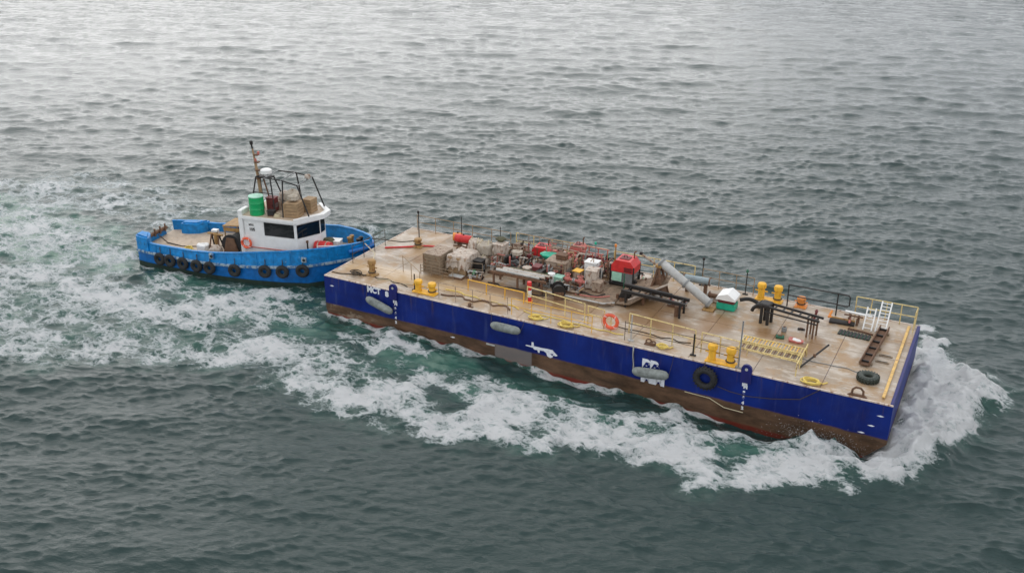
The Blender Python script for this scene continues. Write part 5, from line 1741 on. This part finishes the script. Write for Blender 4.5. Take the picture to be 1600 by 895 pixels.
MB().box((7.42, 1.15, 2.3), (.30, .9, 2.6), bev=.04).build('funnel_casing', M['white'], tug, smooth=False)
MB().box((9.3, -1.53, 1.85), (3.6, .05, .05)).build('grab_rail', M['pink'], tug, smooth=False)
MB().box((9.3, 0, 1.15), (3.75, 3.2, .42), bev=.03).build('house_sill', mat('pale_blue_paint', (.45, .62, .72), .5), tug, smooth=False)
for k, (tx_, sz_) in enumerate((('MTC', .16), ('105', .27))):
    o = text_mesh(tx_, sz_, M['black'], 'lettering', .006, .006, 1.0)
    o.parent = tug
    o.location = (7.92, -1.515, 3.22 - .32 * k)
    o.rotation_euler = (R(90), 0, 0)

lr2 = thing('life_ring', 'orange life ring on the tug wheelhouse wall at its left end', 'life ring', 7.72, -1.66, 2.12, tug=True)
MB().torus((0, 0, 0), .30, .075, 'y', 28, 9).build('ring', M['ringred'], lr2)
for k in range(4):
    a = math.pi / 4 + k * math.pi / 2
    MB().torus((.30 * math.cos(a), 0, .30 * math.sin(a)), .082, .014, 'z' if k % 2 else 'x', 14, 5).build('band', M['white'], lr2)

# roof gear
RZ = ZR + .19
drum('roof_barrel', 'green barrel with pale lid standing on the tug roof', 'barrel', 8.35, -1.1, RZ, .44, 1.12, M['green'], lid=M['palegreen'], tug=True)
def tcrate(label, x, y, size, m, z=RZ, rz=0):
    o = crate('plywood_crate', label, 'crate', 0, 0, size, m, z, rz, slats=4)
    place(o, x, y, z, rz, tug=True)
    return o
tcrate('tan plywood crate on the tug roof near the front window edge', 10.65, -.75, (.85, .85, .85), M['tan'], rz=.05)
tcrate('brown plywood crate behind the tan crate on the tug roof', 11.15, .3, (.6, .7, .8), M['tan'], rz=-.1)
tcrate('low pale crate on the tug roof behind the green barrel', 9.3, .4, (1.2, .9, .5), M['beige'])
sack('roof_bag', 'pale sack standing behind the tan crate on the tug roof', 10.0, .4, RZ, (.45, .42, .62), M['skin'], 81, straps=False, tug=True)
sack('roof_bag', 'white sack lying on the tan crate', 10.6, -.65, RZ + .96, (.3, .3, .15), M['skin'], 82, straps=False, tug=True)
sack('roof_bag', 'pale sack lying on the pale roof crate', 9.5, .4, RZ + .55, (.38, .34, .26), M['dirtywhite'], 83, straps=False, tug=True)
o = cabinet('roof_box', 'small black box on the tug roof right of the green barrel', 'box', 0, 0, (.42, .34, .32), M['black'], RZ, door=False)
place(o, 9.35, -1.15, RZ, 0, tug=True)
o = cabinet('roof_box', 'dark red box on the tug roof behind the green barrel', 'box', 0, 0, (.55, .5, .85), M['maroon'], RZ)
place(o, 8.95, -.3, RZ, 0, tug=True)
for k, (x, y) in enumerate(((9.75, -1.2), (9.0, .9))):
    r_ = thing('roof_rope', ['pale rope heap on the tug roof in front of the sack', 'rope heap at the back of the tug roof'][k], 'rope', x, y, RZ, tug=True)
    for q in range(3):
        MB().torus((0, 0, .04 + .06 * q), .2 - .03 * q, .035, 'z', 16, 6).build('turn', M['rope'], r_)

ms = thing('mast', 'tan mast with black top carrying a white radar on the tug roof', 'mast', 8.1, .0, RZ, tug=True)
MB().tube([(0, 0, 0), (-.1, 0, 1.5), (-.2, 0, 2.7), (-.32, 0, 3.7)], .1, 10, rs=[.12, .10, .08, .05]).build('pole', M['tan'], ms)
MB().tube([(-.31, 0, 3.6), (-.36, 0, 4.0)], .05, 8).build('mast_top', M['black'], ms)
MB().lathe([(.06, 0), (.1, .04), (.1, .2), (.05, .24)], 10, (-.36, 0, 3.95)).build('top_lamp', M['black'], ms)
for z in (1.9, 2.4, 2.9, 3.35):
    MB().box((-.1, 0, z), (.30, .26, .07), bev=.01).build('lamp_bracket', M['rust'], ms, smooth=False)
    MB().lathe([(.06, 0), (.075, .03), (.075, .16), (.05, .19)], 10, (-.2 if z < 3 else .05, 0, z + .03)).build('lamp', M['pink'] if z > 2 else M['white'], ms)
MB().box((.35, 0, 2.05), (1.0, .5, .08), bev=.01).build('radar_platform', M['black'], ms, smooth=False)
for sy in (-1, 1):
    MB().tube([(-.15, sy * .22, 2.05), (-.42, sy * .75, 0)], .045, 7).build('leg', M['black'], ms)
    MB().tube([(.8, sy * .22, 2.05), (1.25, sy * .75, 0)], .045, 7).build('leg', M['black'], ms)
MB().tube([(.2, 0, 2.0), (.45, 0, 1.0), (.5, 0, 0)], .05, 7).build('leg', M['rust'], ms)
MB().tube([(-.3, -.5, 1.15), (.98, -.5, 1.15)], .03, 6).build('cross_bar', M['black'], ms)
MB().lathe([(.12, 0), (.12, .14)], 12, (.45, 0, 2.09)).build('radar_base', M['white'], ms)
MB().lathe([(.26, 0), (.34, .05), (.34, .24), (.26, .30)], 20, (.45, 0, 2.22)).build('radar_dome', M['white'], ms)

fr = thing('pipe_canopy_frame', 'dark pipe frame standing over the sacks on the tug roof', 'frame', 10.2, 0, RZ, tug=True)
for sy in (-1, 1):
    MB().tube([(-1.3, sy * .8, 2.22), (-.2, sy * .85, 2.18), (.9, sy * .95, 1.98)], .04, 7).build('top_rail', M['black'], fr)
    MB().tube([(.9, sy * .95, 1.98), (1.55, sy * 1.0, .15)], .045, 7).build('leg', M['black'], fr)
    MB().tube([(-.1, sy * .85, 2.18), (-.05, sy * 1.25, 0)], .045, 7).build('leg', M['black'], fr)
for x, z in ((-1.3, 2.22), (-.2, 2.18), (.9, 1.98)):
    MB().tube([(x, -.9, z), (x, .9, z)], .035, 7).build('cross_bar', M['grey'], fr)
MB().tube([(.9, .3, 1.98), (1.0, .3, 2.75)], .018, 5).build('whip_aerial', M['palegrey'], fr)
o = thing('search_light', 'white searchlight at the front top of the dark pipe frame', 'searchlight', 11.1, .35, RZ + 2.02, tug=True)
MB().lathe([(.12, -.12), (.15, 0), (.16, .14)], 14, (0, 0, .16), 'x').build('housing', M['dirtywhite'], o)
MB().box((0, 0, .02), (.1, .2, .06)).build('bracket', M['grey'], o, smooth=False)

# aft deck
TZ = .90
w = thing('tow_winch', 'big black tow winch on the tug deck behind the wheelhouse', 'winch', 6.3, -.35, TZ, tug=True)
MB().lathe([(.66, -.8), (.66, -.74), (.34, -.72), (.40, 0), (.34, .72), (.66, .74), (.66, .8)], 24, (0, 0, .75), 'y').build('drum', M['black'], w)
for sy in (-1, 1):
    MB().prism([(-.6, 0), (.6, 0), (.25, 1.2), (-.25, 1.2)], sy * .85 - .04, sy * .85 + .04, 'xz').build('side_plate', M['rust'], w, smooth=False)
MB().lathe([(.40, -.68), (.50, -.3), (.48, .3), (.40, .68)], 20, (0, 0, .75), 'y').build('tow_wire', M['rubber'], w)
MB().box((.65, .1, .5), (.35, .9, 1.0), bev=.03).build('motor_box', M['black'], w, smooth=False)
o = thing('winch_cover', 'ochre cover frame above the black tow winch', 'cover', 6.0, .65, TZ, tug=True)
MB().prism([(-.9, 1.45), (1.1, 1.62), (1.1, 1.70), (-.9, 1.53)], -.75, .75, 'xz').build('roof_sheet', M['ochre'], o, smooth=False)
for sx in (-.8, 1.0):
    for sy in (-1, 1):
        MB().tube([(sx, sy * .68, 0), (sx, sy * .68, 1.5)], .04, 7).build('post', M['ochre'], o)
MB().box((.1, -.72, 1.3), (1.9, .05, .25)).build('valance', M['ochre'], o, smooth=False)
o = thing('tow_hook_post', 'white topped brown towing post on the tug aft deck', 'bitt', 4.45, .05, TZ, tug=True)
MB().lathe([(.18, 0), (.15, .1), (.14, 1.0)], 14).build('post', M['ochre'], o)
MB().box((0, 0, 1.08), (.42, .3, .16), bev=.02).build('cap', M['white'], o, smooth=False)
MB().tube([(-.35, 0, .75), (.35, 0, .75)], .06, 8).build('cross_bar', M['rust'], o)
o = thing('gallows_frame', 'thin rusty frame with dark bars standing on the tug aft deck', 'frame', 4.95, -.75, TZ, tug=True)
for x in (-.35, .35):
    MB().tube([(x, -.35, 0), (x * .7, 0, 1.2)], .05, 7).build('leg', M['rust'], o)
    MB().tube([(x, .35, 0), (x * .7, 0, 1.2)], .05, 7).build('leg', M['black'], o)
MB().tube([(-.5, 0, 1.2), (.55, 0, 1.15)], .06, 8).build('cross_bar', M['ochre'], o)
sack('white_bag', 'white bag on the tug deck in front of the rusty frame', 4.3, -1.2, TZ, (.38, .3, .32), M['white'], 85, straps=False, tug=True)
sack('white_bag', 'white bag on the tug deck beside the black winch', 5.35, -1.45, TZ, (.35, .3, .36), M['dirtywhite'], 86, straps=False, tug=True)
def those(name, label, pts, r, m, cat):
    o = MB().tube([tw(*p) for p in pts], r, 7).build(name, m)
    return tag(o, label, cat)
those('tow_line', 'dark tow line lying along the tug aft deck', [(.5, -.4, 1.42), (1.2, -.5, 1.0), (2.4, -.7, .96), (3.6, -.4, .96), (5.6, -.3, 1.2)], .035, M['drope'], 'rope')
those('deck_hose', 'red hose lying along the near side of the tug aft deck', [(1.6, -1.5, .95), (2.5, -1.7, .95), (3.3, -1.75, .95), (3.9, -1.55, .95)], .04, M['pink'], 'hose')
r_ = thing('rope_coil', 'yellow rope coil on the tug aft deck', 'rope', 3.1, -1.1, TZ, tug=True)
for q in range(4):
    MB().torus((0, .02 * q, .04 + .05 * q), .3 - .03 * q, .035, 'z', 18, 6).build('turn', M['yrope'], r_)

# foredeck
FZ = 1.28
o = thing('life_raft', 'red life raft canister with pale straps in front of the wheelhouse', 'life raft', 12.25, -.45, FZ + .25, tug=True)
MB().lathe([(.2, -.55), (.34, -.5), (.37, -.02), (.37, .02), (.34, .5), (.2, .55)], 20, (0, 0, .4), 'x').build('canister', M['red'], o)
for x in (-.25, .25):
    MB().lathe([(.375, -.03), (.38, 0), (.375, .03)], 20, (x, 0, .4), 'x').build('strap', M['dirtywhite'], o)
MB().box((0, 0, .04), (.9, .6, .1)).build('cradle', M['rust'], o, smooth=False)
o = cabinet('deck_box', 'white locker beside the red life raft on the tug foredeck', 'locker', 0, 0, (.7, .6, .8), M['white'], FZ)
place(o, 12.6, .45, FZ, .1, tug=True)
sack('canvas_bag', 'dark olive bag between the life raft and the white locker', 12.3, .2, FZ + .55, (.35, .28, .22), M['olive'], 87, straps=False, tug=True)
for k, (x, y, m_, lb) in enumerate(((13.7, .35, 'ochre', 'ochre bitt on the tug bow behind the bulwark'), (14.35, .25, 'black', 'black bitt at the very tip of the tug bow'))):
    o = thing('bow_bitt', lb, 'bitt', x, y, 1.5, tug=True)
    for sx in (-1, 1):
        MB().lathe([(.12, 0), (.10, .06), (.10, .85), (.14, .9), (.14, 1.0), (.08, 1.03)], 12, (0, sx * .18, 0)).build('post', M[m_], o)
    MB().tube([(0, -.32, .6), (0, .32, .6)], .05, 8).build('cross_bar', M[m_], o)
o = thing('bow_rail', 'small white rail frame on the near bulwark at the tug bow', 'railing', 12.7, -1.62, 2.1, tug=True)
MB().tube([(-.2, 0, -.3), (-.2, 0, .32), (.5, .25, .34), (1.0, .5, .3)], .03, 6).build('rail', M['white'], o)
MB().tube([(.5, .25, 0), (.5, .25, .34)], .025, 6).build('post', M['white'], o)
MB().tube([(-.2, 0, 0), (.9, .5, .05)], .02, 6).build('rail', M['white'], o)
o = thing('grey_stanchion', 'dark stanchion at the front corner of the wheelhouse', 'post', 11.6, -1.2, 1.2, tug=True)
MB().tube([(0, 0, 0), (0, 0, 1.2)], .05, 8).build('post', M['black'], o)
MB().lathe([(.08, 0), (.08, .12)], 10, (0, 0, 1.2)).build('cap', M['rust'], o)
ln = MB().tube([tw(14.35, .2, 2.2), tw(14.9, -.3, 2.45), bw(1.2, 3.2, 2.7), bw(2.2, 1.5, 2.9)], .03, 6).build('towing_rope', M['rope'])
tag(ln, 'pale rope from the tug bow to the ochre bollard on the barge', 'rope')
ln = MB().tube([tw(14.35, .35, 2.2), tw(15.0, .4, 2.5), bw(1.4, 5.6, 2.65), bw(2.2, 6.15, 2.7)], .03, 6).build('towing_rope', M['drope'])
tag(ln, 'dark rope from the tug bow to the far left bollard on the barge', 'rope')
